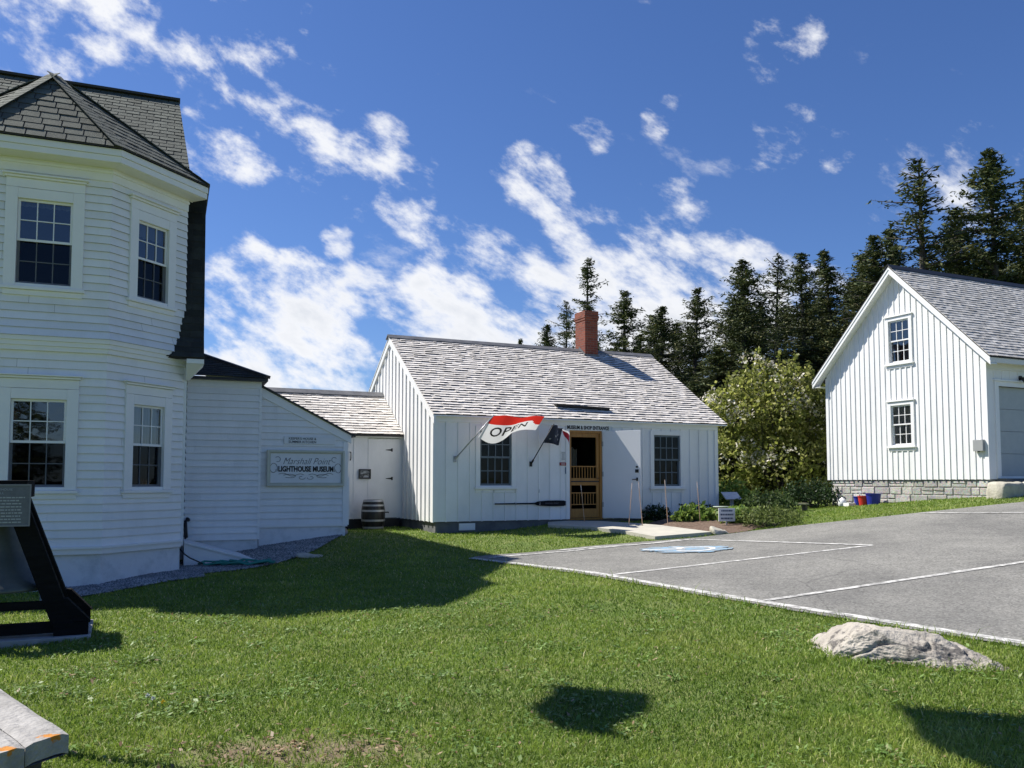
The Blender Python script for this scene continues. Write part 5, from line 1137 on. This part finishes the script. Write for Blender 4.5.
mb = MB(); mb.bar((0, .02, -.1), (0, .02, .2), .03, .02, up=(0, 1, 0)); mb.build('post', GALV, t)
mb = MB()
for k, (a_, z_) in enumerate(((.13, .405), (.15, .32), (.14, .235))):
    x_ = -a_
    while x_ < a_: l_ = random.uniform(.02, .05); mb.box(x_, min(a_, x_+l_), -.0145, -.0125, z_-.018, z_+.018); x_ += l_+.008
mb.build('text_lines', mat('blue_grey_ink', (.08, .10, .16)), t)
p = on_ground(732, 519); t = thing('information_board', 'pale slanted interpretive panel on a post beside the shop corner', 'information panel', p, R(15)); hh = (519-496)/F*p[1]
mb = MB(); mb.hexa([(-.24, -.13, hh-.10), (.22, -.13, hh-.10), (.22, .13, hh+.08), (-.24, .13, hh+.08), (-.24, -.14, hh-.08), (.22, -.14, hh-.08), (.22, .12, hh+.10), (-.24, .12, hh+.10)]); mb.build('panel', mat('panel_face', (.62, .62, .63), (.5, .5, .52), .3, 12), t)
mb = MB(); mb.box(-.04, .04, -.03, .03, -.1, hh-.01); mb.build('post', GALV, t)
p = on_ground(722, 525); t = thing('bird_bath', 'pale shallow dish on a short stem among the leafy plants', 'bird bath', p, 0)
mb = MB(); mb.lathe([(.02, .36), (.13, .38), (.20, .42), (.20, .435), (.12, .40), (0, .39)], 24); mb.build('dish', mat('pale_green_dish', (.38, .44, .36), rough=.6), t, smooth=True); mb = MB(); mb.lathe([(.09, -.05), (.09, .03), (.04, .08), (.035, .3), (.06, .37), (0, .37)], 16); mb.build('pedestal', mat('stone_stem', (.25, .26, .24)), t, smooth=True)
p = on_ground(720, 534.5); rough_block('edge_stone', 'small flat tan stone at the end of the concrete path', 'stone', (p[0], p[1], p[2]+.05), .4, (.34, .24, .13), GRANP, None, 5, .06)
p = on_ground(796, 512); t = thing('garden_bench', 'low wooden bench under the blossoming tree', 'bench', p, R(10))
mb = MB(); mb.box(-.32, .32, -.14, .14, .2, .245); mb.build('seat', mat('grey_tan_wood', (.34, .32, .2), (.26, .24, .16), .8), t, bevel=.005)
for sx in (-.26, .26): mb = MB(); mb.box(sx-.03, sx+.03, -.1, .1, -.05, .2); mb.build('leg', mat('dark_bench_leg', (.1, .09, .06)), t)
p = on_ground(310, 557); rough_block('stepping_stone', 'flat pale stone lying in the gravel below the framed sign', 'stone', (p[0], p[1], p[2]+.015), .3, (.5, .24, .06), GRANP, None, 6)

# boulder
def boulder():
    A_, B_ = on_ground(812, 648), on_ground(1008, 668); mid = (A_+B_)/2; Ln = np.linalg.norm((B_-A_)[:2]); yaw = math.atan2(B_[1]-A_[1], B_[0]-A_[0])
    bm = bmesh.new(); bmesh.ops.create_icosphere(bm, subdivisions=7, radius=1.)
    nv = lambda q: mnoise.noise(q); cg = random.Random(12)
    CUT = [(Vector(n_).normalized(), d_) for n_, d_ in (((-.5, -.3, .8), .36), ((-.75, .1, .55), .76), ((.25, -.5, .8), .20), ((.6, -.6, .5), .66), ((0, -1, .35), .24), ((.5, -.9, .3), .50), ((-.4, -.9, .25), .52), ((.1, .4, .9), .19), ((.95, -.1, .3), 1.0), ((.35, .2, .9), .24))]
    for v in bm.verts:
        p = v.co.copy(); q = Vector([math.copysign(abs(c_)**.7, c_) for c_ in p]); s = Vector((q.x*Ln*.66, q.y*.42, q.z*.175))
        if q.z > 0: s.z += q.z*(.07*max(0, 1-abs(p.x+.4)*1.2)-.015*max(0, p.x))
        for n_, d_ in CUT:
            e_ = s.dot(n_)-d_
            if e_ > 0: s -= n_*e_*.93
        f_ = Vector((s.x*1.5, s.y*2.2, s.z*3))
        k = .030*nv(f_*1.6+Vector((3, 1, 0)))+.018*nv(f_*4.1)+.013*nv(f_*9)+.011*nv(f_*20)+.005*nv(f_*45)
        cr = abs(nv(f_*1.7+Vector((7, 7, 1)))); k -= .03*max(0, 1-cr*14)
        v.co = s+p.normalized()*k
    me = bpy.data.meshes.new('boulder'); bm.to_mesh(me); bm.free()
    def ex(nt, tc, out):
        N, L = nt.nodes, nt.links; nz = N.new('ShaderNodeTexNoise'); nz.inputs['Scale'].default_value = 4.; nz.inputs['Detail'].default_value = 9; nz.inputs['Roughness'].default_value = .72; L.new(tc.outputs['Object'], nz.inputs['Vector'])
        mr = N.new('ShaderNodeMapRange'); mr.inputs[1].default_value = .54; mr.inputs[2].default_value = .60; L.new(nz.outputs['Fac'], mr.inputs[0])
        mx = N.new('ShaderNodeMix'); mx.data_type = 'RGBA'; L.new(mr.outputs[0], mx.inputs['Factor']); L.new(out, mx.inputs['A']); mx.inputs['B'].default_value = (.12, .11, .10, 1); return mx.outputs['Result']
    me.materials.append(mat('lichen_boulder', (.45, .415, .355), (.31, .28, .24), .9, 3, 8, 1., 26, extra=ex))
    for p in me.polygons: p.use_smooth = True
    o = bpy.data.objects.new('boulder', me); COL.objects.link(o); o.location = (mid[0]+.03, mid[1]-.02, gz(mid[0], mid[1])+.03); o.rotation_euler = (0, 0, yaw)
    tag(o, 'long low weathered grey boulder in the lawn beside the parking lot', 'boulder')
boulder()

# bell stand
bp = on_ground(88, 637); bell = thing('bell_stand', 'black timber bell frame with grey bell and plaque, standing before the house', 'bell', (bp[0]-.70-.31, bp[1]+.09-.10, bp[2]), R(25))
# local: right front leg foot near (+.72, -.35)
def leg(xf, xt, yf, yt, zt): 
    mb = MB(); mb.bar((xf, yf, .10), (xt, yt, zt), .24, .14, up=(0, 1, 0)); return mb
ZT = 1.58
for sx in (1, -1):
    for y in (-.42, .42):
        mb = MB(); a, b = Vector((sx*.72, y, .05)), Vector((sx*.16, y*.9, ZT)); mb.bar(a, b, .15 if y > 0 else .19, .15, up=(0, 1, 0)); mb.build('leg', BLACKW, bell, bevel=.008)
        mb = MB(); mb.bar((sx*.72-.12, y, .10), (sx*.72+.20, y, .10), .20, .15); mb.hexa([(sx*.72+sx*.05, y-.07, .18), (sx*.72+sx*.22, y-.07, .18), (sx*.72+sx*.22, y+.07, .18), (sx*.72+sx*.05, y+.07, .18), (sx*.66, y-.07, .42), (sx*.72, y-.07, .42), (sx*.72, y+.07, .42), (sx*.66, y+.07, .42)]); mb.build('foot_block', BLACKW, bell)
for y in (-.43,):
    for z, h in ((.13, .11), (.36, .08)):
        mb = MB(); mb.box(-.64, .64, y-.05, y+.05, z-h/2, z+h/2); mb.build('rail', BLACKW, bell, bevel=.006)
mb = MB(); mb.box(-.32, .32, -.46, .46, ZT-.12, ZT+.06); mb.build('top_beam', BLACKW, bell, bevel=.008)
mb = MB(); mb.box(-.95, .95, -.60, .55, -.12, .045); mb.build('base_slab', mat('weathered_slab', (.42, .41, .38), (.3, .29, .27), .9, 4, 6, .4), bell, bevel=.01)
mb = MB(); bc = .52
prof = [(.0, 1.40), (.06, 1.40), (.10, 1.36), (.17, 1.33), (.21, 1.26), (.235, 1.12), (.27, .92), (.33, .76), (.42, .62), (.49, .55), (.505, .52), (.50, .50), (.46, .50), (.40, .60), (.31, .76), (.25, .92), (.21, 1.2), (0, 1.28)]
mb.lathe([(r_*1.12, z_) for r_, z_ in prof], 48); mb.build('bell_body', mat('grey_painted_bell', (.11, .12, .11), (.07, .08, .075), .45, 4, 5, .1, metal=.1), bell, smooth=True)
mb = MB(); mb.tube([(0, 0, 1.2), (0, 0, .6)], .03, 8); mb.lathe([(0, .48), (.07, .50), (.09, .56), (.06, .62), (0, .64)], 14); mb.build('clapper', BLACKM, bell)
yb = -.56
mb = MB(); mb.hexa([(-.42, yb, 1.18), (.36, yb, 1.18), (.36, yb+.03, 1.18), (-.42, yb+.03, 1.18), (-.42, yb+.05, 1.60), (.36, yb+.05, 1.60), (.36, yb+.08, 1.60), (-.42, yb+.08, 1.60)]); pq = mb.build('plaque', mat('grey_bronze_plaque', (.15, .155, .155), (.12, .125, .125), .5, 20), bell, bevel=.004)
mb = MB()
for (a_, b_, c_, d_) in ((-.42, .36, 1.175, 1.19), (-.42, .36, 1.585, 1.60), (-.42, -.408, 1.19, 1.585), (.348, .36, 1.19, 1.585)): 
    k = lambda z: yb+.05*(z-1.18)/.42
    mb.hexa([(a_, k(c_)-.008, c_), (b_, k(c_)-.008, c_), (b_, k(c_), c_), (a_, k(c_), c_), (a_, k(d_)-.008, d_), (b_, k(d_)-.008, d_), (b_, k(d_), d_), (a_, k(d_), d_)])
mb.build('rim', mat('plaque_rim', (.2, .2, .2), rough=.5), pq)
pl = lambda cz: (lambda x, y, d: (-.03+x, yb+.05*(cz+y-1.18)/.42-.002-d, cz+y))
PI_ = mat('plaque_lettering', (.36, .37, .38), rough=.5)
lettering(pl(1.545), 'MARSHALL POINT LIGHTHOUSE', .030, PI_, pq, sx=1.05, extr=.001); lettering(pl(1.51), 'BELL TOWER BELL', .034, PI_, pq, sx=1.1, extr=.001)
mb = MB()
for k in range(9):
    z = 1.465-k*.031; x = -.36+random.uniform(0, .03); e = .31-random.uniform(0, .05)
    while x < e: l_ = random.uniform(.012, .05); yy = yb+.05*(z-1.18)/.42; mb.box(x, min(e, x+l_), yy-.0025, yy+.001, z-.006, z+.006); x += l_+.007
mb.build('text_lines', PI_, pq)

# bench at the lower left (weathered planks)
hb = EYE-1.15
def at_h(px, py, h): r = ray(px, py); t_ = (h-EYE)/r[2]; return EYEV+r*t_
Bc = at_h(69, 732, hb); Af = at_h(0, 687, hb); Cn = at_h(0, 753, hb); lx = (Af-Bc)/np.linalg.norm(Af-Bc); wx = (Cn-Bc)/np.linalg.norm(Cn-Bc)
bench = thing('plank_bench', 'weathered grey plank bench end with orange lichen in the bottom left corner', 'bench', (Bc[0], Bc[1], gz(Bc[0], Bc[1])))
bz = hb-bench.location[2]; WOODG = None
def lich(nt, tc, out):
    N, L = nt.nodes, nt.links
    for (cx, cy, r_) in ((float(lx[0]*.03+wx[0]*.10), float(lx[1]*.03+wx[1]*.10), .040), (float(lx[0]*.03+wx[0]*.32), float(lx[1]*.03+wx[1]*.30), .036)):
        mp = N.new('ShaderNodeMapping'); mp.vector_type = 'TEXTURE'; mp.inputs['Location'].default_value = (cx, cy, float(bz)); mp.inputs['Scale'].default_value = (r_*1.6, r_, .05); L.new(tc.outputs['Object'], mp.inputs[0])
        ln = N.new('ShaderNodeVectorMath'); ln.operation = 'LENGTH'; L.new(mp.outputs[0], ln.inputs[0]); nz = N.new('ShaderNodeTexNoise'); nz.inputs['Scale'].default_value = 28; nz.inputs['Detail'].default_value = 6; L.new(tc.outputs['Object'], nz.inputs['Vector'])
        ad = N.new('ShaderNodeMath'); ad.operation = 'MULTIPLY_ADD'; L.new(nz.outputs['Fac'], ad.inputs[0]); ad.inputs[1].default_value = 2.4; L.new(ln.outputs['Value'], ad.inputs[2]); mr = N.new('ShaderNodeMapRange'); mr.inputs[1].default_value = 1.75; mr.inputs[2].default_value = 1.95; L.new(ad.outputs[0], mr.inputs[0])
        mx = N.new('ShaderNodeMix'); mx.data_type = 'RGBA'; mx.inputs['A'].default_value = (.50, .20, .03, 1); L.new(mr.outputs[0], mx.inputs['Factor']); L.new(out, mx.inputs['B']); out = mx.outputs['Result']
    return out
WOODG = mat('weathered_plank', (.40, .385, .36), (.22, .21, .195), .9, 5, 9, .9, 30, extra=lich, attr=.08, lo=.35, hi=.72)
mbs = []
for k, (a, b) in enumerate(((0, .215), (.222, .46), (.467, .70))):
    mb = MB(); n = 26; P0 = np.array([0, 0, bz])
    rows_ = []
    for i in range(n+1):
        t_ = i/n*2.2; q = []
        for s_ in np.linspace(a, b, 7):
            e = P0+lx*t_+wx*s_; e[2] = bz+.006*mnoise.noise(Vector((t_*3, s_*14, k*5)))+.003*mnoise.noise(Vector((t_*14, s_*40, k)))-(.012 if s_ in (a, b) else 0)
            if i == 0: e += lx*(.02*mnoise.noise(Vector((s_*20, 2., k))))
            q.append(e)
        rows_.append(q)
    for r0, r1 in zip(rows_, rows_[1:]):
        for j in range(6): mb.face([r0[j], r0[j+1], r1[j+1], r1[j]], 0, .5)
    dz = np.array([0, 0, -.085])
    for j in range(6): mb.face([rows_[0][j], rows_[0][j]+dz, rows_[0][j+1]+dz, rows_[0][j+1]])
    for jj in (0, 6):
        for r0, r1 in zip(rows_, rows_[1:]): mb.face([r0[jj], r1[jj], r1[jj]+dz, r0[jj]+dz])
    mb.face([rows_[0][0]+dz, rows_[0][6]+dz, rows_[-1][6]+dz, rows_[-1][0]+dz]); mb.build('seat_plank', WOODG, bench)
for tt in (.28, 1.8):
    mb = MB(); a, b = lx*tt+wx*.06, lx*tt+wx*.64; mb.hexa([(*(a-lx*.06)[:2], -.1), (*(a+lx*.06)[:2], -.1), (*(b+lx*.06)[:2], -.1), (*(b-lx*.06)[:2], -.1), (*(a-lx*.06)[:2], bz-.09), (*(a+lx*.06)[:2], bz-.09), (*(b+lx*.06)[:2], bz-.09), (*(b-lx*.06)[:2], bz-.09)]); mb.build('leg', mat('dark_damp_wood', (.06, .055, .05), (.1, .09, .08), .9), bench)

# garden hose
g0 = on_ground(236, 568); hp = []
for k in range(110):
    a = k*.21; rr = .30+.10*math.sin(k*.31)+.02*(k % 5); hp.append((g0[0]+rr*1.5*math.cos(a), g0[1]+.08+rr*.42*math.sin(a), 0))
w0 = KF.w((1.2, 2.0, .0)); st_ = [Vector(tuple(KF.w(KF.fy(179, 548, 1.7)))), Vector(tuple(KF.w(KF.fy(190, 558, 1.6)))), Vector(tuple(KF.w(KF.fy(206, 565, 1.5))))]
mb = MB(); mb.tube([(p[0], p[1], gz(p[0], p[1])+.07+.014*(i % 4)) for i, p in enumerate(hp)], .017, 6)
ho = mb.build('garden_hose', mat('teal_hose', (.035, .24, .19), rough=.45), None, smooth=True); tag(ho, 'coiled teal green garden hose lying before the cellar hatch', 'hose')
mb = MB(); mb.tube([st_[0], (st_[0]+st_[1])/2+Vector((0, 0, -.02)), st_[1], st_[2], Vector(hp[0][:2]+(gz(*hp[0][:2])+.05,))], .013, 6); o = mb.build('hose_lead', BLACKM, ho, smooth=True)

# ================================================================== SKY, SUN, CAMERA
sl = np.array([-.46, .455, .80]); sl /= np.linalg.norm(sl); sw = CF.M@sl
el = math.asin(sw[2]); az = math.atan2(sw[0], sw[1])
# ------------------------------------------------------------------ yard flagpole beside the view; unseen rope, post and flags added to cast lawn shadows
fp = thing('flagpole', 'white yard flagpole standing beside the plank bench, out of the left edge', 'flagpole', (-3.72, 5.5, gz(-3.72, 5.5)))
mb = MB(); mb.tube([(0, 0, -.2), (0, 0, 3), (0, 0, 7.5)], [.045, .04, .022], 14); mb.build('pole', TRIM, fp, smooth=True); mb = MB(); mb.lathe([(0, 7.5), (.05, 7.53), (.06, 7.57), (.04, 7.62), (0, 7.63)], 14); mb.build('finial', WOODV, fp, smooth=True)
def over(px, py, h): g = on_ground(px, py); return np.array(g)+sw*(h/sw[2])
Pa, Pb = over(652, 694, 8.4), over(1085, 722, 8.6); dl = (Pb-Pa)/np.linalg.norm((Pb-Pa)[:2]); Pl, Pr = Pa-dl*4.2, Pb+dl*13; Pl[2] += .35; Pr[2] = Pb[2]+.4
ln_ = thing('shadow_flag_line', 'thin unseen rope added high over the lawn to carry the shadow-casting flags', 'rope', Pl); mb = MB(); mb.tube([(0, 0, 0), Pa-Pl, Pb-Pl, Pr-Pl], .006, 6); mb.build('rope', GALV, ln_)
pg = gz(Pr[0], Pr[1]); po = thing('shadow_flag_post', 'tall white unseen post added to hold the far end of the flag rope', 'post', (Pr[0], Pr[1], pg)); mb = MB(); mb.tube([(0, 0, -.3), (0, 0, Pr[2]-pg+.1)], [.07, .045], 14); mb.build('pole', TRIM, po, smooth=True); mb = MB(); mb.lathe([(0, Pr[2]-pg+.1), (.07, Pr[2]-pg+.12), (.05, Pr[2]-pg+.2), (0, Pr[2]-pg+.22)], 14); mb.build('finial', TRIM, po, smooth=True)
for P_, wd_, ht_, fd, m_, lb in ((Pa, 1.15, .95, (-.15, -.99, 0), navy, 'unseen navy flag added on the high rope to cast a lawn shadow'), (Pb, 1.5, 1.45, (-.1, -.99, 0), fabrd, 'unseen red flag added on the high rope to cast a lawn shadow')):
    t = thing('shadow_flag', lb, 'flag', P_, 0, 'unseen flags added for the lawn shadows'); mb = MB()
    def Sf(u, v): return (fd[0]*wd_*u+.10*math.sin(u*6+v*2)*u, fd[1]*wd_*u, -ht_*v*(1-.15*u)-.18*u*wd_+.08*math.sin(u*7+v)*u)
    for i in range(16):
        for j in range(8): mb.face([Sf(i/16, j/8), Sf((i+1)/16, j/8), Sf((i+1)/16, (j+1)/8), Sf(i/16, (j+1)/8)])
    mb.build('cloth', m_, t, smooth=True)
W = bpy.data.worlds.new('World'); SC.world = W; W.use_nodes = True; nt = W.node_tree; N, L = nt.nodes, nt.links
bg = N['Background']; SKY_STR = .055; bg.inputs['Strength'].default_value = SKY_STR
sky = N.new('ShaderNodeTexSky'); sky.sky_type = 'NISHITA'; sky.sun_disc = False; sky.sun_elevation = el; sky.sun_rotation = az; sky.air_density = 1.; sky.dust_density = .35; sky.ozone_density = 2.2; sky.altitude = 0
hsv = N.new('ShaderNodeHueSaturation'); hsv.inputs['Saturation'].default_value = 1.05; L.new(sky.outputs[0], hsv.inputs['Color'])
tc = N.new('ShaderNodeTexCoord'); nd = N.new('ShaderNodeVectorMath'); nd.operation = 'NORMALIZE'; L.new(tc.outputs['Generated'], nd.inputs[0])
def M(op, a, b=None, c=None, clamp=False):
    n = N.new('ShaderNodeMath'); n.operation = op; n.use_clamp = clamp
    for i, v in enumerate((a, b, c)):
        if v is None: continue
        if isinstance(v, (int, float)): n.inputs[i].default_value = v
        else: L.new(v, n.inputs[i])
    return n.outputs[0]
clouds = [(70, 12, 52, .95), (30, -20, 60, .9), (118, 48, 26, .7), (150, 70, 28, .7), (195, 80, 34, .8), (240, 75, 34, .85), (262, 85, 26, .75), (325, 95, 26, .55), (350, 110, 20, .45), (205, 152, 26, .85), (262, 148, 32, .95), (305, 160, 34, 1.), (345, 175, 32, .9), (378, 155, 32, .95), (405, 185, 32, 1.05), (425, 215, 28, .6), (465, 245, 34, .6),
 (335, 241, 15, .95), (250, 290, 42, .95), (290, 305, 46, 1.), (330, 325, 50, 1.05), (240, 345, 50, 1.15), (300, 350, 66, 1.2), (370, 345, 46, .95), (210, 360, 40, 1.), (285, 270, 22, .6), (432, 299, 30, 1.), (470, 310, 22, .6), (535, 186, 36, 1.1), (510, 180, 24, .8), (500, 250, 36, .9), (545, 245, 50, .95), (520, 285, 50, .95), (590, 285, 56, .9), (615, 225, 40, .9), (660, 238, 42, 1.), (700, 250, 38, .9), (725, 262, 26, .75),
 (570, 320, 75, 1.25), (480, 325, 50, 1.1), (650, 300, 60, 1.15), (700, 300, 60, 1.15), (760, 290, 50, 1.1), (800, 300, 44, 1.), (600, 320, 60, 1.1), (640, 360, 80, 1.), (783, 48, 30, .95), (660, 115, 16, .85), (590, 140, 20, .6), (565, 153, 12, .7), (790, 145, 32, .8), (833, 152, 18, .95), (815, 150, 20, .45), (960, 178, 40, .75), (1000, 190, 36, .5), (890, 215, 34, .75), (940, 215, 40, .6), (885, 180, 14, .5), (440, 70, 9, .6), (245, 8, 30, .7), (290, 26, 22, .6), (270, -5, 26, .6), (480, 190, 16, .4), (-120, 150, 120, 1.), (1250, 300, 120, 1.)]
# shape noise: stretch a little along the horizon
mp = N.new('ShaderNodeMapping'); mp.vector_type = 'TEXTURE'; mp.inputs['Scale'].default_value = (1.7, 1., .85); mp.inputs['Rotation'].default_value = (0, R(26), 0); L.new(nd.outputs[0], mp.inputs[0])
nz = N.new('ShaderNodeTexNoise'); nz.inputs['Scale'].default_value = 9.0; nz.inputs['Detail'].default_value = 10; nz.inputs['Roughness'].default_value = .62; nz.inputs['Distortion'].default_value = .25; L.new(mp.outputs[0], nz.inputs['Vector'])
nzb = N.new('ShaderNodeTexNoise'); nzb.inputs['Scale'].default_value = 26.; nzb.inputs['Detail'].default_value = 6; nzb.inputs['Roughness'].default_value = .6; L.new(mp.outputs[0], nzb.inputs['Vector'])
mask = None
for (px, py, r_, wgt) in clouds:
    d = ray(px, py); d = d/np.linalg.norm(d); cr = math.cos(math.atan(r_*1.75/F))
    dp = N.new('ShaderNodeVectorMath'); dp.operation = 'DOT_PRODUCT'; L.new(nd.outputs[0], dp.inputs[0]); dp.inputs[1].default_value = tuple(d)
    mr = N.new('ShaderNodeMapRange'); mr.interpolation_type = 'SMOOTHSTEP'; mr.inputs[1].default_value = cr; mr.inputs[2].default_value = 1-(1-cr)*.05; mr.inputs[4].default_value = wgt; L.new(dp.outputs['Value'], mr.inputs[0])
    mask = mr.outputs[0] if mask is None else M('SMOOTH_MAX', mask, mr.outputs[0], .25)
mask = M('MINIMUM', mask, 1.25)
nsum = M('ADD', M('MULTIPLY', nz.outputs['Fac'], 3.3), M('MULTIPLY', nzb.outputs['Fac'], 2.3))     # about 1.22 mean
dens = M('SUBTRACT', M('ADD', nsum, M('MULTIPLY', mask, 1.05)), 3.50)
al = N.new('ShaderNodeMapRange'); al.interpolation_type = 'SMOOTHSTEP'; al.inputs[1].default_value = .0; al.inputs[2].default_value = .82; L.new(dens, al.inputs[0])
alpha = M('MULTIPLY', al.outputs[0], M('MULTIPLY', mask, 2.6, clamp=True), clamp=True)
sh = N.new('ShaderNodeMapRange'); sh.inputs[1].default_value = .45; sh.inputs[2].default_value = 1.3; L.new(dens, sh.inputs[0])
CLW = 12.
cmix = N.new('ShaderNodeMix'); cmix.data_type = 'RGBA'; cmix.inputs['A'].default_value = (CLW, CLW*1.01, CLW*1.04, 1); cmix.inputs['B'].default_value = (CLW*.70, CLW*.74, CLW*.82, 1)
nzs = N.new('ShaderNodeTexNoise'); nzs.inputs['Scale'].default_value = 11; nzs.inputs['Detail'].default_value = 5; L.new(mp.outputs[0], nzs.inputs['Vector'])
L.new(M('MULTIPLY', sh.outputs[0], M('MULTIPLY', nzs.outputs['Fac'], 1.5), clamp=True), cmix.inputs['Factor'])
fin = N.new('ShaderNodeMix'); fin.data_type = 'RGBA'; L.new(alpha, fin.inputs['Factor']); tint = N.new('ShaderNodeVectorMath'); tint.operation = 'MULTIPLY'; tint.inputs[1].default_value = (.77, .99, 1.44); L.new(hsv.outputs[0], tint.inputs[0]); L.new(tint.outputs[0], fin.inputs['A']); L.new(cmix.outputs['Result'], fin.inputs['B'])
L.new(fin.outputs['Result'], bg.inputs['Color'])
sun = bpy.data.lights.new('sun', 'SUN'); sun.energy = 5.0; sun.angle = R(.53); sun.color = (1, .955, .88); so = bpy.data.objects.new('sun', sun); COL.objects.link(so)
so.rotation_euler = Vector(sw).to_track_quat('Z', 'Y').to_euler(); so.location = (0, 0, 30)
cam = bpy.data.cameras.new('camera'); co = bpy.data.objects.new('camera', cam); COL.objects.link(co); co.location = (0, 0, EYE); co.rotation_euler = (R(90)+PITCH, 0, 0)
cam.sensor_width = 36; cam.lens = F/1024*36; cam.shift_y = (PY-384)/1024; cam.clip_end = 3000; cam.clip_start = .05
SC.camera = co
SC.view_settings.view_transform = 'Standard'; SC.view_settings.look = 'None'; SC.view_settings.exposure = .60; SC.view_settings.gamma = 1
SC.render.engine = 'CYCLES'; SC.cycles.use_denoising = True; SC.cycles.max_bounces = 8; SC.cycles.transparent_max_bounces = 12; SC.cycles.sample_clamp_indirect = 8
